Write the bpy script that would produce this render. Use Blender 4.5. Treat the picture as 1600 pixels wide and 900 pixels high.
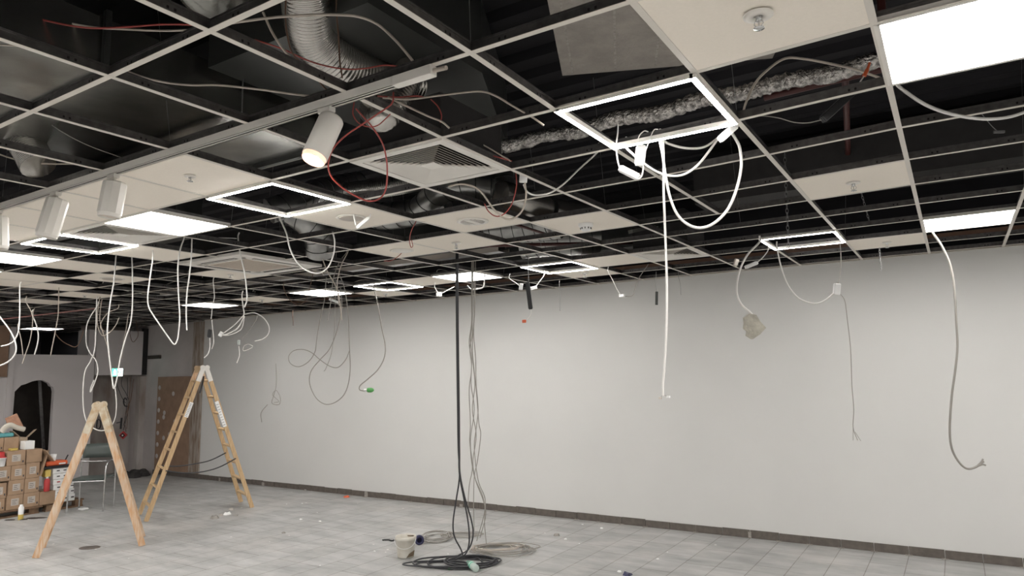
import bpy, bmesh, math, random
from mathutils import Vector, Matrix
from math import sin, cos, pi, radians
random.seed(7)
SC = bpy.context.scene
for o in list(bpy.data.objects): bpy.data.objects.remove(o)
COL = SC.collection

# ------------------------------------------------------------------ camera
F = 1085.33; YAW, PITCH, ROLL = -0.564611, 0.123154, -0.018138
C = 0.6
CAM = Vector((1.231460*C, -2.122615*C, 3.019595*C))
HC = CAM.z + 1.850391*C           # height of the suspended ceiling
YW = 11.15007*C                   # long back wall
XE = -13.1                        # left partition
FW = Vector((cos(PITCH)*sin(YAW), cos(PITCH)*cos(YAW), sin(PITCH)))
_rt = Vector((cos(YAW), -sin(YAW), 0)); _up = _rt.cross(FW)
RT = _rt*cos(ROLL) + _up*sin(ROLL); UP = -_rt*sin(ROLL) + _up*cos(ROLL)
cam = bpy.data.objects.new('camera', bpy.data.cameras.new('camera'))
COL.objects.link(cam)
cam.data.sensor_width = 36; cam.data.lens = F/1600*36
cam.data.clip_start = .05; cam.data.clip_end = 200
M = Matrix((RT, UP, -FW)).transposed().to_4x4(); M.translation = CAM
cam.matrix_world = M
SC.camera = cam

# ------------------------------------------------------------------ world and exposure
w = bpy.data.worlds.new('world'); SC.world = w; w.use_nodes = True
w.node_tree.nodes['Background'].inputs[0].default_value = (.8, .85, 1, 1)
w.node_tree.nodes['Background'].inputs[1].default_value = .004
SC.view_settings.view_transform = 'Standard'; SC.view_settings.look = 'None'
SC.view_settings.gamma = 1; SC.view_settings.use_curve_mapping = False
SC.view_settings.exposure = 2.12
PANEL_E = 5.0; FRAME_E = 22; ADDED_E = 5.6; ADDED_NEAR_E = 11.0

# ------------------------------------------------------------------ measured points
def ray(x, y): return FW*F + RT*(x-800) - UP*(y-450)
def atz(x, y, z): d = ray(x, y); return CAM + d*((z-CAM.z)/d.z)
def aty(x, y, Y): d = ray(x, y); return CAM + d*((Y-CAM.y)/d.y)
def atx(x, y, X): d = ray(x, y); return CAM + d*((X-CAM.x)/d.x)
def atd(x, y, D): return CAM + ray(x, y)*(D/F)
def depth(P): return (Vector(P)-CAM).dot(FW)

# ------------------------------------------------------------------ materials
def nodes(name):
    m = bpy.data.materials.new(name); m.use_nodes = True
    return m, m.node_tree, m.node_tree.nodes['Principled BSDF']
def mat(name, col, rough=.6, metal=0, noise=0, nscale=8, bump=0, bscale=60, spec=None, dark=None, stretch=None):
    m, t, b = nodes(name)
    b.inputs['Base Color'].default_value = (*col, 1); b.inputs['Roughness'].default_value = rough
    b.inputs['Metallic'].default_value = metal
    if spec is not None: b.inputs['Specular IOR Level'].default_value = spec
    tc = t.nodes.new('ShaderNodeTexCoord'); mp = t.nodes.new('ShaderNodeMapping')
    t.links.new(tc.outputs['Object'], mp.inputs[0])
    if stretch: mp.inputs['Scale'].default_value = stretch
    n = t.nodes.new('ShaderNodeTexNoise'); n.inputs['Scale'].default_value = nscale; n.inputs['Detail'].default_value = 5
    t.links.new(mp.outputs[0], n.inputs['Vector'])
    r = t.nodes.new('ShaderNodeValToRGB'); r.color_ramp.elements[0].position = .35; r.color_ramp.elements[1].position = .65
    d = dark or tuple(c*(1-noise) for c in col)
    r.color_ramp.elements[0].color = (*d, 1); r.color_ramp.elements[1].color = (*col, 1)
    t.links.new(n.outputs['Fac'], r.inputs[0]); t.links.new(r.outputs[0], b.inputs['Base Color'])
    if bump:
        n2 = t.nodes.new('ShaderNodeTexNoise'); n2.inputs['Scale'].default_value = bscale; n2.inputs['Detail'].default_value = 4
        t.links.new(mp.outputs[0], n2.inputs['Vector'])
        bp = t.nodes.new('ShaderNodeBump'); bp.inputs['Strength'].default_value = bump; bp.inputs['Distance'].default_value = .02
        t.links.new(n2.outputs['Fac'], bp.inputs['Height']); t.links.new(bp.outputs[0], b.inputs['Normal'])
    return m
def emit(name, col, s):
    m, t, b = nodes(name)
    b.inputs['Base Color'].default_value = (.9, .9, .9, 1)
    b.inputs['Emission Color'].default_value = (*col, 1); b.inputs['Emission Strength'].default_value = s
    return m
def glassy(name, col, rough=.05, alpha=1):
    m, t, b = nodes(name)
    b.inputs['Base Color'].default_value = (*col, 1); b.inputs['Roughness'].default_value = rough
    b.inputs['Transmission Weight'].default_value = .45; b.inputs['IOR'].default_value = 1.3
    return m

MT = dict(
 wall=mat('wall_paint', (.655, .65, .635), .75, noise=.03, nscale=1.2, bump=.05, bscale=14),
 wallraw=mat('raw_wall', (.50, .46, .45), .85, noise=.14, nscale=2.5, bump=.1, bscale=20),
 wallstain=mat('stained_wall', (.48, .45, .43), .85, nscale=3, dark=(.28, .23, .20), bump=.2, bscale=20, stretch=(1, 1, .35)),
 partition=mat('partition_board', (.62, .585, .585), .8, noise=.06, nscale=1.5),
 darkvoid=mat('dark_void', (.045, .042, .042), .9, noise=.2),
 darkbrown=mat('dark_brown_panel', (.05, .04, .033), .7, noise=.2),
 slab=mat('black_slab', (.007, .006, .009), .85, noise=.3, nscale=3),
 flange=mat('white_tee', (.70, .66, .60), .45, noise=.04),
 web=mat('galvanised_tee_web', (.19, .182, .18), .38, metal=.8, noise=.3, nscale=30),
 tile=mat('ceiling_tile', (.90, .835, .745), .9, noise=.025, nscale=90, bump=.08, bscale=300),
 white=mat('white_metal', (.80, .77, .72), .4, noise=.03),
 whitep=mat('white_plastic', (.85, .85, .84), .35, noise=.03),
 capgrey=mat('grey_cap', (.55, .50, .45), .6, noise=.04),
 grille=mat('beige_grille', (.50, .43, .36), .7, noise=.06, nscale=40),
 black=mat('black_plastic', (.018, .018, .02), .45, noise=.2),
 darkgap=mat('dark_gap', (.02, .018, .018), .8, noise=.2),
 galv=mat('galvanised_sheet', (.33, .33, .31), .25, metal=.92, noise=.35, nscale=5, bump=.08, bscale=8),
 galvd=mat('dull_sheet', (.085, .088, .085), .4, metal=.6, noise=.25, nscale=3),
 alu=mat('aluminium_flex', (.62, .60, .57), .25, metal=.95, noise=.15, nscale=14),
 foil=mat('crinkled_foil', (.80, .77, .74), .24, metal=.9, noise=.7, nscale=40, bump=1, bscale=55),
 spiral=mat('spiral_duct', (.42, .42, .41), .3, metal=.92, noise=.25, nscale=9),
 rubber=mat('black_rubber', (.02, .02, .02), .6, noise=.2),
 concrete=mat('grey_concrete', (.36, .33, .30), .85, noise=.22, nscale=9, bump=.4, bscale=50),
 cem=mat('cement_lump', (.66, .63, .54), .9, noise=.3, nscale=14, bump=.6, bscale=60),
 cw=mat('white_cable', (.82, .80, .77), .45, noise=.03),
 cg=mat('grey_cable', (.33, .31, .28), .5, noise=.1),
 cc=mat('cream_cable', (.52, .46, .40), .5, noise=.1),
 cr=mat('red_cable', (.36, .06, .05), .45, noise=.1),
 ck=mat('black_cable', (.035, .035, .04), .4, noise=.1),
 cb=mat('brown_cable', (.16, .09, .06), .5, noise=.1),
 wire=mat('steel_wire', (.30, .30, .30), .4, metal=.8, noise=.1),
 red=mat('red_pipe', (.075, .018, .016), .5, noise=.2),
 orange=mat('orange_plastic', (.75, .14, .05), .4, noise=.1),
 green=mat('green_plastic', (.10, .36, .10), .4, noise=.1),
 gbot=mat('green_label', (.05, .42, .26), .35, noise=.1),
 wood=mat('pine_wood', (.60, .43, .25), .55, nscale=6, dark=(.48, .32, .17), stretch=(12, 12, 1.2)),
 woodold=mat('worn_pine_wood', (.55, .32, .17), .65, nscale=7, dark=(.62, .50, .38), stretch=(6, 6, 1)),
 painted=mat('paint_spattered_wood', (.60, .55, .44), .7, nscale=14, dark=(.46, .33, .20)),
 osb=mat('brown_board', (.29, .185, .125), .75, noise=.2, nscale=6),
 bare=mat('bare_strip', (.20, .14, .10), .85, nscale=5, dark=(.40, .36, .32), stretch=(3, 3, .5)),
 card=mat('cardboard', (.40, .27, .175), .8, noise=.16, nscale=9),
 cardd=mat('cardboard_tape', (.47, .36, .26), .5, noise=.05),
 paper=mat('paper_label', (.50, .46, .42), .6, noise=.08),
 ink=mat('print_ink', (.06, .05, .05), .6, noise=.1),
 pallet=mat('pallet_wood', (.24, .15, .09), .8, noise=.4, nscale=12),
 skirt=mat('skirting_tile', (.135, .115, .10), .5, noise=.25, nscale=18),
 skirt2=mat('mortar', (.40, .37, .34), .9, noise=.3, nscale=40),
 chrome=mat('chrome_tube', (.60, .60, .60), .22, metal=1, noise=.05),
 seatg=mat('green_grey_plastic', (.07, .085, .078), .4, noise=.1),
 bucket=mat('dirty_bucket', (.72, .70, .64), .5, nscale=9, dark=(.60, .56, .48)),
 dirt=mat('brown_grime', (.20, .15, .10), .9, noise=.4, nscale=20),
 blue=mat('dark_blue_tape', (.03, .03, .09), .4, noise=.2),
 cloth=mat('crumpled_sheet', (.62, .58, .50), .8, noise=.1),
 teal=mat('teal_plastic', (.12, .38, .40), .5, noise=.1),
 pink=mat('pinkish_board', (.55, .30, .20), .75, noise=.25, nscale=20),
 redp=mat('red_plastic', (.45, .04, .04), .4, noise=.1),
 yellow=mat('yellow_foam', (.62, .46, .12), .6, noise=.1),
 clear=glassy('clear_plastic', (.8, .85, .82)),
 glow=emit('panel_glow', (1, .975, .94), PANEL_E),
 addedglow=emit('added_panel_glow', (1, .97, .93), ADDED_E),  # glow of the unseen panels added for brightness
 addedglownear=emit('added_panel_glow_near', (1, .97, .93), ADDED_NEAR_E),
 led=emit('led_strip', (1, .97, .93), FRAME_E),
 warm=emit('spot_glow', (1, .72, .48), 22),
 haloring=emit('halo_ring_glow', (1, .42, .22), .28),  # orange halo of the lit lamp, put into its ring as glow
 diffuse=mat('frosted_lens', (.66, .58, .50), .4, noise=.05),
 exitg=emit('exit_sign_green', (.02, .55, .30), 1.1),
 exitw=emit('exit_sign_white', (.75, 1, 1), 1.6),
 pinkglow=mat('pink_conduit', (.62, .30, .28), .35, noise=.1),
)
def perforated():
    m, t, b = nodes('perforated_steel')
    b.inputs['Base Color'].default_value = (.6, .6, .6, 1); b.inputs['Metallic'].default_value = .3; b.inputs['Roughness'].default_value = .4
    tc = t.nodes.new('ShaderNodeTexCoord'); vo = t.nodes.new('ShaderNodeTexVoronoi')
    vo.inputs['Scale'].default_value = 28; vo.inputs['Randomness'].default_value = 0
    t.links.new(tc.outputs['Object'], vo.inputs['Vector'])
    r = t.nodes.new('ShaderNodeMath'); r.operation = 'GREATER_THAN'; r.inputs[1].default_value = .3
    t.links.new(vo.outputs['Distance'], r.inputs[0]); t.links.new(r.outputs[0], b.inputs['Alpha'])
    return m
MT['perf'] = perforated()
def floor_mat():
    m, t, b = nodes('stone_floor_tiles'); L = t.links
    tc = t.nodes.new('ShaderNodeTexCoord'); mp = t.nodes.new('ShaderNodeMapping')
    mp.inputs['Rotation'].default_value = (0, 0, radians(90)); mp.inputs['Location'].default_value = (0, .1, 0)
    L.new(tc.outputs['Object'], mp.inputs[0])
    br = t.nodes.new('ShaderNodeTexBrick'); br.inputs['Scale'].default_value = 1
    br.inputs['Brick Width'].default_value = .6; br.inputs['Row Height'].default_value = .3
    br.inputs['Mortar Size'].default_value = .0042; br.inputs['Mortar Smooth'].default_value = .2; br.offset = .37; br.offset_frequency = 3
    br.inputs['Color1'].default_value = (.395, .392, .38, 1); br.inputs['Color2'].default_value = (.44, .438, .43, 1)
    br.inputs['Mortar'].default_value = (.21, .19, .17, 1)
    L.new(mp.outputs[0], br.inputs['Vector'])
    n = t.nodes.new('ShaderNodeTexNoise'); n.inputs['Scale'].default_value = 3.2; n.inputs['Detail'].default_value = 8; n.inputs['Roughness'].default_value = .65
    mp2 = t.nodes.new('ShaderNodeMapping'); mp2.inputs['Scale'].default_value = (.5, 1.6, 1); L.new(tc.outputs['Object'], mp2.inputs[0]); L.new(mp2.outputs[0], n.inputs['Vector'])
    r = t.nodes.new('ShaderNodeValToRGB'); r.color_ramp.elements[0].position = .3; r.color_ramp.elements[0].color = (.66, .66, .66, 1)
    r.color_ramp.elements[1].position = .7; r.color_ramp.elements[1].color = (1.12, 1.12, 1.12, 1); L.new(n.outputs['Fac'], r.inputs[0])
    mx = t.nodes.new('ShaderNodeMix'); mx.data_type = 'RGBA'; mx.blend_type = 'MULTIPLY'; mx.inputs[0].default_value = 1
    L.new(br.outputs['Color'], mx.inputs[6]); L.new(r.outputs[0], mx.inputs[7])
    # pale plaster dust in patches
    n3 = t.nodes.new('ShaderNodeTexNoise'); n3.inputs['Scale'].default_value = 1.1; n3.inputs['Detail'].default_value = 9; n3.inputs['Roughness'].default_value = .7
    L.new(tc.outputs['Object'], n3.inputs['Vector'])
    r3 = t.nodes.new('ShaderNodeValToRGB'); r3.color_ramp.elements[0].position = .5; r3.color_ramp.elements[0].color = (0, 0, 0, 1)
    r3.color_ramp.elements[1].position = .72; r3.color_ramp.elements[1].color = (.55, .55, .55, 1); L.new(n3.outputs['Fac'], r3.inputs[0])
    mx2 = t.nodes.new('ShaderNodeMix'); mx2.data_type = 'RGBA'; L.new(r3.outputs[0], mx2.inputs[0])
    L.new(mx.outputs[2], mx2.inputs[6]); mx2.inputs[7].default_value = (.55, .52, .49, 1)
    # small white specks
    vo = t.nodes.new('ShaderNodeTexVoronoi'); vo.inputs['Scale'].default_value = 3.3; L.new(tc.outputs['Object'], vo.inputs['Vector'])
    lt = t.nodes.new('ShaderNodeMath'); lt.operation = 'LESS_THAN'; lt.inputs[1].default_value = .045; L.new(vo.outputs['Distance'], lt.inputs[0])
    mx3 = t.nodes.new('ShaderNodeMix'); mx3.data_type = 'RGBA'; L.new(lt.outputs[0], mx3.inputs[0])
    L.new(mx2.outputs[2], mx3.inputs[6]); mx3.inputs[7].default_value = (.72, .70, .66, 1)
    L.new(mx3.outputs[2], b.inputs['Base Color']); b.inputs['Roughness'].default_value = .55
    bp = t.nodes.new('ShaderNodeBump'); bp.inputs['Strength'].default_value = .35; bp.inputs['Distance'].default_value = .01
    L.new(n.outputs['Fac'], bp.inputs['Height']); L.new(bp.outputs[0], b.inputs['Normal'])
    return m
MT['floor'] = floor_mat()

# ------------------------------------------------------------------ mesh helpers
def catmull(pts, n=6):
    if len(pts) < 3: return pts
    P = [pts[0]*2-pts[1]] + pts + [pts[-1]*2-pts[-2]]
    out = []
    for k in range(1, len(P)-2):
        a, b, c, d = P[k-1], P[k], P[k+1], P[k+2]
        for s in range(n):
            t = s/n
            out.append(.5*((2*b) + (c-a)*t + (2*a-5*b+4*c-d)*t*t + (3*b-a-3*c+d)*t**3))
    out.append(pts[-1]); return out
class MB:
    def __init__(s): s.v = []; s.f = []; s.m = []; s.s = []
    def add(s, vs, fs, mi=0, sm=False):
        o = len(s.v); s.v += [tuple(v) for v in vs]
        for f in fs: s.f.append([o+i for i in f]); s.m.append(mi); s.s.append(sm)
        return s
    def box(s, a, b, mi=0, M=None):
        x0, y0, z0 = a; x1, y1, z1 = b
        vs = [Vector(p) for p in ((x0,y0,z0),(x1,y0,z0),(x1,y1,z0),(x0,y1,z0),(x0,y0,z1),(x1,y0,z1),(x1,y1,z1),(x0,y1,z1))]
        if M: vs = [M @ v for v in vs]
        return s.add(vs, [(0,3,2,1),(4,5,6,7),(0,1,5,4),(1,2,6,5),(2,3,7,6),(3,0,4,7)], mi)
    def rbox(s, a, b, r, mi=0, M=None):      # box with rounded vertical corners and chamfered rims
        x0, y0, z0 = a; x1, y1, z1 = b; rings = []
        r = min(r, (x1-x0)/2.01, (y1-y0)/2.01, (z1-z0)/2.01)
        def ring(z, ins):
            out = []
            for cx, cy, a0 in ((x1-r, y1-r, 0), (x0+r, y1-r, 90), (x0+r, y0+r, 180), (x1-r, y0+r, 270)):
                for k in range(4):
                    t = radians(a0+30*k); out.append(Vector((cx+(r-ins)*cos(t), cy+(r-ins)*sin(t), z)))
            return out
        R_ = [ring(z0, r*.7), ring(z0+r*.7, 0), ring(z1-r*.7, 0), ring(z1, r*.7)]
        vs = [p for q in R_ for p in q]
        if M: vs = [M @ v for v in vs]
        n = 16; fs = [tuple(range(n-1, -1, -1)), tuple(3*n+i for i in range(n))]
        for k in range(3):
            for i in range(n): fs.append((k*n+i, k*n+(i+1) % n, (k+1)*n+(i+1) % n, (k+1)*n+i))
        return s.add(vs, fs, mi)
    def beam(s, p, q, w, h, up=(0, 0, 1), mi=0):   # rectangular bar p->q, w across, h along up
        p = Vector(p); q = Vector(q); d = (q-p).normalized(); u = Vector(up); u = (u-d*u.dot(d)).normalized(); r = d.cross(u)
        vs = []
        for e in (p, q):
            for a, b in ((-1,-1),(1,-1),(1,1),(-1,1)): vs.append(e+r*(a*w/2)+u*(b*h/2))
        return s.add(vs, [(0,3,2,1),(4,5,6,7),(0,1,5,4),(1,2,6,5),(2,3,7,6),(3,0,4,7)], mi)
    def tube(s, pts, r, n=8, mi=0, cap=True, smooth=6, sm=True):
        pts = [Vector(p) for p in pts]
        if smooth: pts = catmull(pts, smooth)
        N = len(pts); rr = r if callable(r) else (lambda t: r)
        d = (pts[1]-pts[0]).normalized(); u = d.orthogonal().normalized(); vs = []; fs = []
        for k in range(N):
            dd = (pts[min(k+1, N-1)]-pts[max(k-1, 0)])
            if dd.length > 1e-7: d = dd.normalized()
            u = (u-d*u.dot(d)); u = u.normalized() if u.length > 1e-6 else d.orthogonal().normalized()
            v = d.cross(u); R_ = rr(k/(N-1))
            for i in range(n): a = 2*pi*i/n; vs.append(pts[k]+u*(cos(a)*R_)+v*(sin(a)*R_))
        for k in range(N-1):
            for i in range(n): j = (i+1) % n; fs.append((k*n+i, k*n+j, (k+1)*n+j, (k+1)*n+i))
        s.add(vs, fs, mi, sm)
        if cap: s.add(vs[:n], [tuple(range(n-1, -1, -1))], mi); s.add(vs[-n:], [tuple(range(n))], mi)
        return s
    def lathe(s, prof, M=None, n=24, mi=0, sm=True):   # prof: (r, z) list, about z
        vs = []; fs = []
        for r, z in prof:
            for i in range(n): a = 2*pi*i/n; vs.append(Vector((r*cos(a), r*sin(a), z)))
        if M: vs = [M @ v for v in vs]
        for k in range(len(prof)-1):
            for i in range(n): j = (i+1) % n; fs.append((k*n+i, k*n+j, (k+1)*n+j, (k+1)*n+i))
        s.add(vs, fs, mi, sm)
        for k, rev in ((0, 1), (len(prof)-1, 0)):
            if prof[k][0] > 1e-4:
                ring = vs[k*n:(k+1)*n]; s.add(ring, [tuple(range(n-1, -1, -1)) if rev else tuple(range(n))], mi)
        return s
    def prism(s, poly, off, mi=0):               # polygon (3D points) extruded by vector off
        p = [Vector(q) for q in poly]; n = len(p); off = Vector(off)
        fs = [tuple(range(n-1, -1, -1)), tuple(n+i for i in range(n))]
        for i in range(n): j = (i+1) % n; fs.append((i, j, n+j, n+i))
        return s.add(p+[q+off for q in p], fs, mi)
    def build(s, name, mats, parent=None, fix=True, **tags):
        if not isinstance(mats, (list, tuple)): mats = [mats]
        me = bpy.data.meshes.new(name); me.from_pydata(s.v, [], s.f)
        for m in mats: me.materials.append(MT[m] if isinstance(m, str) else m)
        me.polygons.foreach_set('material_index', s.m); me.polygons.foreach_set('use_smooth', s.s)
        if fix:
            bm = bmesh.new(); bm.from_mesh(me); bmesh.ops.recalc_face_normals(bm, faces=bm.faces); bm.to_mesh(me); bm.free()
        me.update()
        o = bpy.data.objects.new(name, me); COL.objects.link(o)
        if parent: o.parent = parent; o.matrix_parent_inverse = Matrix.Translation(-parent.location)
        for k, v in tags.items(): o[k] = v
        return o
def thing(name, loc, label, cat, group=None):
    o = bpy.data.objects.new(name, None); COL.objects.link(o); o.location = loc; o.empty_display_size = .1
    o['label'] = label; o['category'] = cat
    if group: o['group'] = group
    return o
def frame_of(z, x=None):                           # rotation matrix whose local z is the given direction
    z = Vector(z).normalized(); x = Vector(x) if x else Vector((0, 0, 1)) if abs(z.z) < .9 else Vector((1, 0, 0))
    x = (x-z*x.dot(z)).normalized(); y = z.cross(x)
    return Matrix((x, y, z)).transposed().to_4x4()
def TR(loc, z=(0, 0, 1), x=None):
    m = frame_of(z, x) if (x or tuple(z) != (0, 0, 1)) else Matrix(); m = m.copy(); m.translation = Vector(loc); return m

# ------------------------------------------------------------------ the room
XR, YF, ZS = 4.2, -8.4, 3.95
XF = -17.6
MB().box((XF-.2, YF-.2, -.2), (XR+.2, YW+.3, 0)).build('floor', 'floor', kind='structure')
b = MB().box((-11.2, YW, 0), (XR+.2, YW+.2, HC-.001), 0).box((XE-.62, YW, 0), (-11.2, YW+.2, HC-.001), 1).box((XE-.3, YW+.03, HC), (XR+.2, YW+.2, ZS), 2)
b.box((XF, YW, 0), (XE-.62, YW+.2, ZS), 2).build('wall_back', ['wall', 'wallraw', 'slab'], kind='structure')
MB().box((XR, YF, 0), (XR+.2, YW, ZS)).build('wall_right', 'wall', kind='structure')
MB().box((XF, YF-.2, 0), (XR, YF, ZS)).build('wall_front', 'wall', kind='structure')
b = MB().box((XF-.2, YF-.2, ZS), (XR+.2, YW+.3, ZS+.15))
for k in range(58):                                # trapezoid ribs of the deck
    y = YF+.1+k*.27
    if y < YW-.15: b.prism([(XF, y, ZS), (XF, y+.04, ZS-.05), (XF, y+.11, ZS-.05), (XF, y+.15, ZS)], (XR-XF, 0, 0))
b.build('ceiling', 'slab', kind='structure')
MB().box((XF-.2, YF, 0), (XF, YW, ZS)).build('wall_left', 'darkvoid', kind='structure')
# partition with a broken opening
def holed(name, outer, hole, x, th, mts, **tags):
    bm = bmesh.new()
    def loop(l): 
        vs = [bm.verts.new((x, p[0], p[1])) for p in l]
        return [bm.edges.new((vs[i], vs[(i+1) % len(vs)])) for i in range(len(vs))]
    es = loop(outer)+loop(hole)
    g = bmesh.ops.triangle_fill(bm, edges=es, use_beauty=True)
    ext = bmesh.ops.extrude_face_region(bm, geom=bm.faces[:])
    bmesh.ops.translate(bm, verts=[v for v in ext['geom'] if isinstance(v, bmesh.types.BMVert)], vec=(-th, 0, 0))
    bmesh.ops.recalc_face_normals(bm, faces=bm.faces)
    me = bpy.data.meshes.new(name); bm.to_mesh(me); bm.free()
    me.materials.append(MT[mts]); o = bpy.data.objects.new(name, me); COL.objects.link(o)
    for k, v in tags.items(): o[k] = v
    return o
hp = [atx(x, y, XE) for x, y in ((20, 720), (20, 650), (23, 612), (33, 602), (40, 600), (50, 596), (57, 594.5), (67, 594), (77, 599), (79, 603), (83, 605), (84.5, 612), (82, 650), (78, 720))]
holed('wall_left_partition', [(1.0, 0), (5.68, 0), (5.68, 2.31), (1.0, 2.31)], [(p.y, p.z) for p in hp], XE, .09, 'partition', kind='structure')
b = MB().box((XE-1.0, 1.0, 0), (XE-.9, 5.6, 2.2), 0); b.build('wall_left_dark_backing', 'darkbrown', kind='structure')  # dark brown panel beyond the opening, also keeping the space behind it dark
pa, pb = atx(70, 597, XE), atx(77, 712, XE)
MB().beam((XE-.5, pa.y+.10, 2.1), (XE-.45, pb.y+.16, .02), .05, .05).build('steel_stud', 'web', label='bent steel stud standing in the jagged opening of the left partition', category='stud')
# bulkhead with niche below
b = MB().box((XE-.12, 5.70, 1.93), (XE, 6.60, 2.80), 0).box((XE-.62, 5.70, 0), (XE-.5, YW, 2.9), 1).box((XE-.5, 5.60, 0), (XE-.09, 5.70, 2.8), 0).box((XE-.12, 6.57, 0), (XE+.02, YW, 1.9), 1)
b.build('wall_left_bulkhead', ['partition', 'wallstain'], kind='structure')
MB().box((XE-.06, 6.60, 1.93), (XE+.03, YW-.002, 2.86)).build('trim_4', 'darkgap', kind='structure')
MB().box((XE+.005, 1.0, 1.92), (XE+.05, 4.22, 2.80)).build('wood_panel', 'osb', label='brown wooden panel high on the left partition above the cardboard boxes', category='panel')
MB().box((XE-.03, 4.24, 0), (XE+.02, 4.33, 2.78)).build('trim_3', 'partition', kind='structure')
# wall edge angle
MB().box((-11.2, YW-.022, HC-.003), (XR, YW, HC)).box((-11.2, YW-.003, HC), (XR, YW, HC+.03)).build('trim_1', 'flange', kind='structure')
MB().box((-11.5, YW-.035, .09), (-11.2, YW-.002, HC-.02)).build('trim_2', 'bare', kind='structure')
# brown board with filler spots
bd = thing('wall_board', (-12, YW-.02, .1), 'brown wall board with pale filler spots behind the tall ladder', 'board')
MB().box((-12.62, YW-.028, .09), (-11.5, YW-.003, 1.88)).build('panel', 'osb', bd)
sp = MB()
for k in range(14):
    x = -12.55 + (0 if k < 7 else random.uniform(.15, .9)); z = .35+.22*k if k < 7 else random.uniform(.6, 1.75)
    sp.lathe([(0.001, 0), (.045, 0), (.04, .003), (0.001, .003)], TR((x, YW-.028, min(z, 1.8)), (0, -1, 0)), 10)
sp.build('filler_spots', 'wallraw', bd, kind='stuff')
p = aty(240, 556, YW); MB().box((-13.0, YW-.04, 2.24), (-12.59, YW-.001, 2.31)).build('wall_bracket', 'darkbrown', label='short dark horizontal bracket on the back wall beside the left corner', category='bracket')
# tile skirting
b = MB()
x = -.1-.3*43
k = 0
rnd = random.Random(3)
while x < XR:
    j = rnd.uniform(-.004, .004)
    if x > -12.9: b.box((x+.003, YW-.012+j*.5, .002), (x+.297, YW, .083+j), 0)
    if rnd.random() < .22 and x > -12.9: b.box((x-.02, YW-.0135, .002), (x+rnd.uniform(.01, .05), YW-.008, rnd.uniform(.04, .08)), 1)
    if rnd.random() < .6 and x > -12.9: b.box((x-.03, YW-.04, 0.0005), (x+.03, YW-.008, .006), 1)
    x += .3
b.build('baseboard_back', ['skirt', 'skirt2'], kind='structure')
r_ = MB()
for k in range(26):
    c = Vector((random.uniform(-13.0, -12.5), random.uniform(6.2, 6.6), 0)); s = random.uniform(.04, .12)
    r_.lathe([(s*1.1, 0), (s*.9, s*.5), (s*.4, s*.95), (.005, s)], Matrix.Translation(c) @ Matrix.Rotation(k, 4, 'Z'), 5, sm=False)
r_.build('rubble_heap', 'darkvoid', label='dark heap of rubble in the far left corner on the floor', category='rubble', kind='stuff')

# ------------------------------------------------------------------ suspended grid
def lerp(xs, ys, x):
    if x <= xs[0]: return ys[0]
    for a in range(len(xs)-1):
        if x <= xs[a+1]: t = (x-xs[a])/(xs[a+1]-xs[a]); return ys[a]*(1-t)+ys[a+1]*t
    return ys[-1]
def sag(i, j):
    return lerp([0, 1, 2, 3.5, 5, 7.5, 9], [0, 0, .6, 1, .75, .15, 0], j)*lerp([-16, -10, -5, -1, 0, 1, 2], [0, -.012, -.024, -.020, -.006, .014, .014], i)
def nd(i, j): return Vector((i*C, j*C, HC+sag(i, j)))
def tee(b, p, q, along):
    side = Vector((0, 1, 0)) if along == 'x' else Vector((1, 0, 0)); z = Vector((0, 0, 1))
    def strip(w, z0, z1, mi):
        vs = []
        for e in (p, q):
            for a, h in ((-w, z0), (w, z0), (w, z1), (-w, z1)): vs.append(e+side*a+z*h)
        b.add(vs, [(0,3,2,1),(4,5,6,7),(0,1,5,4),(1,2,6,5),(2,3,7,6),(3,0,4,7)], mi)
    strip(.012, 0, .0018, 0); strip(.0013, .0018, .033, 1); strip(.0035, .033, .041, 1)
    d = (q-p)                                      # slots
    for t in (.2, .24, .76, .8):
        c = p+d*t+z*.018
        for sg in (-1, 1):
            o_ = side*(.0016*sg); a = d.normalized()*.004; h = z*.005
            b.add([c+o_-a-h, c+o_+a-h, c+o_+a+h, c+o_-a+h], [(0, 1, 2, 3)], 2)
G = thing('suspended_grid', (-3, 3, HC), 'white grid of thin metal tees hung under the dark ceiling void', 'ceiling grid')
IMIN, IMAX, JMIN, JMAX = -27, 7, -13, 11
def skipv(i, j): return (i == -1 and j in (6, 7)) or (i < -21 and j < 0)
for i in range(IMIN, IMAX):
    b = MB()
    for j in range(JMIN, JMAX):
        if not skipv(i, j): tee(b, nd(i, j), nd(i, j+1), 'y')
        elif b.v: b.build('main_tee', ['flange', 'web', 'darkgap'], G); b = MB()
    p = nd(i, 11); tee(b, p, Vector((p.x, YW-.004, p.z)), 'y')
    b.build('main_tee', ['flange', 'web', 'darkgap'], G)
for j in range(JMIN, JMAX+1):
    b = MB()
    for i in range(IMIN, IMAX-1): tee(b, nd(i, j)+Vector((0, 0, .0006)), nd(i+1, j)+Vector((0, 0, .0006)), 'x')
    b.build('cross_tee', ['flange', 'web', 'darkgap'], G)
def cellbox(b, i, j, z0, z1, ins=.004, mi=0):
    c = [nd(i, j), nd(i+1, j), nd(i+1, j+1), nd(i, j+1)]; m = sum(c, Vector())/4; vs = []
    for z in (z0, z1):
        for p in c: q = Vector(p); q.x += ins if p.x < m.x else -ins; q.y += ins if p.y < m.y else -ins; q.z += z; vs.append(q)
    b.add(vs, [(0,3,2,1),(4,5,6,7),(0,1,5,4),(1,2,6,5),(2,3,7,6),(3,0,4,7)], mi)
def cc(i, j): return sum((nd(i, j), nd(i+1, j), nd(i+1, j+1), nd(i, j+1)), Vector())/4

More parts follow.
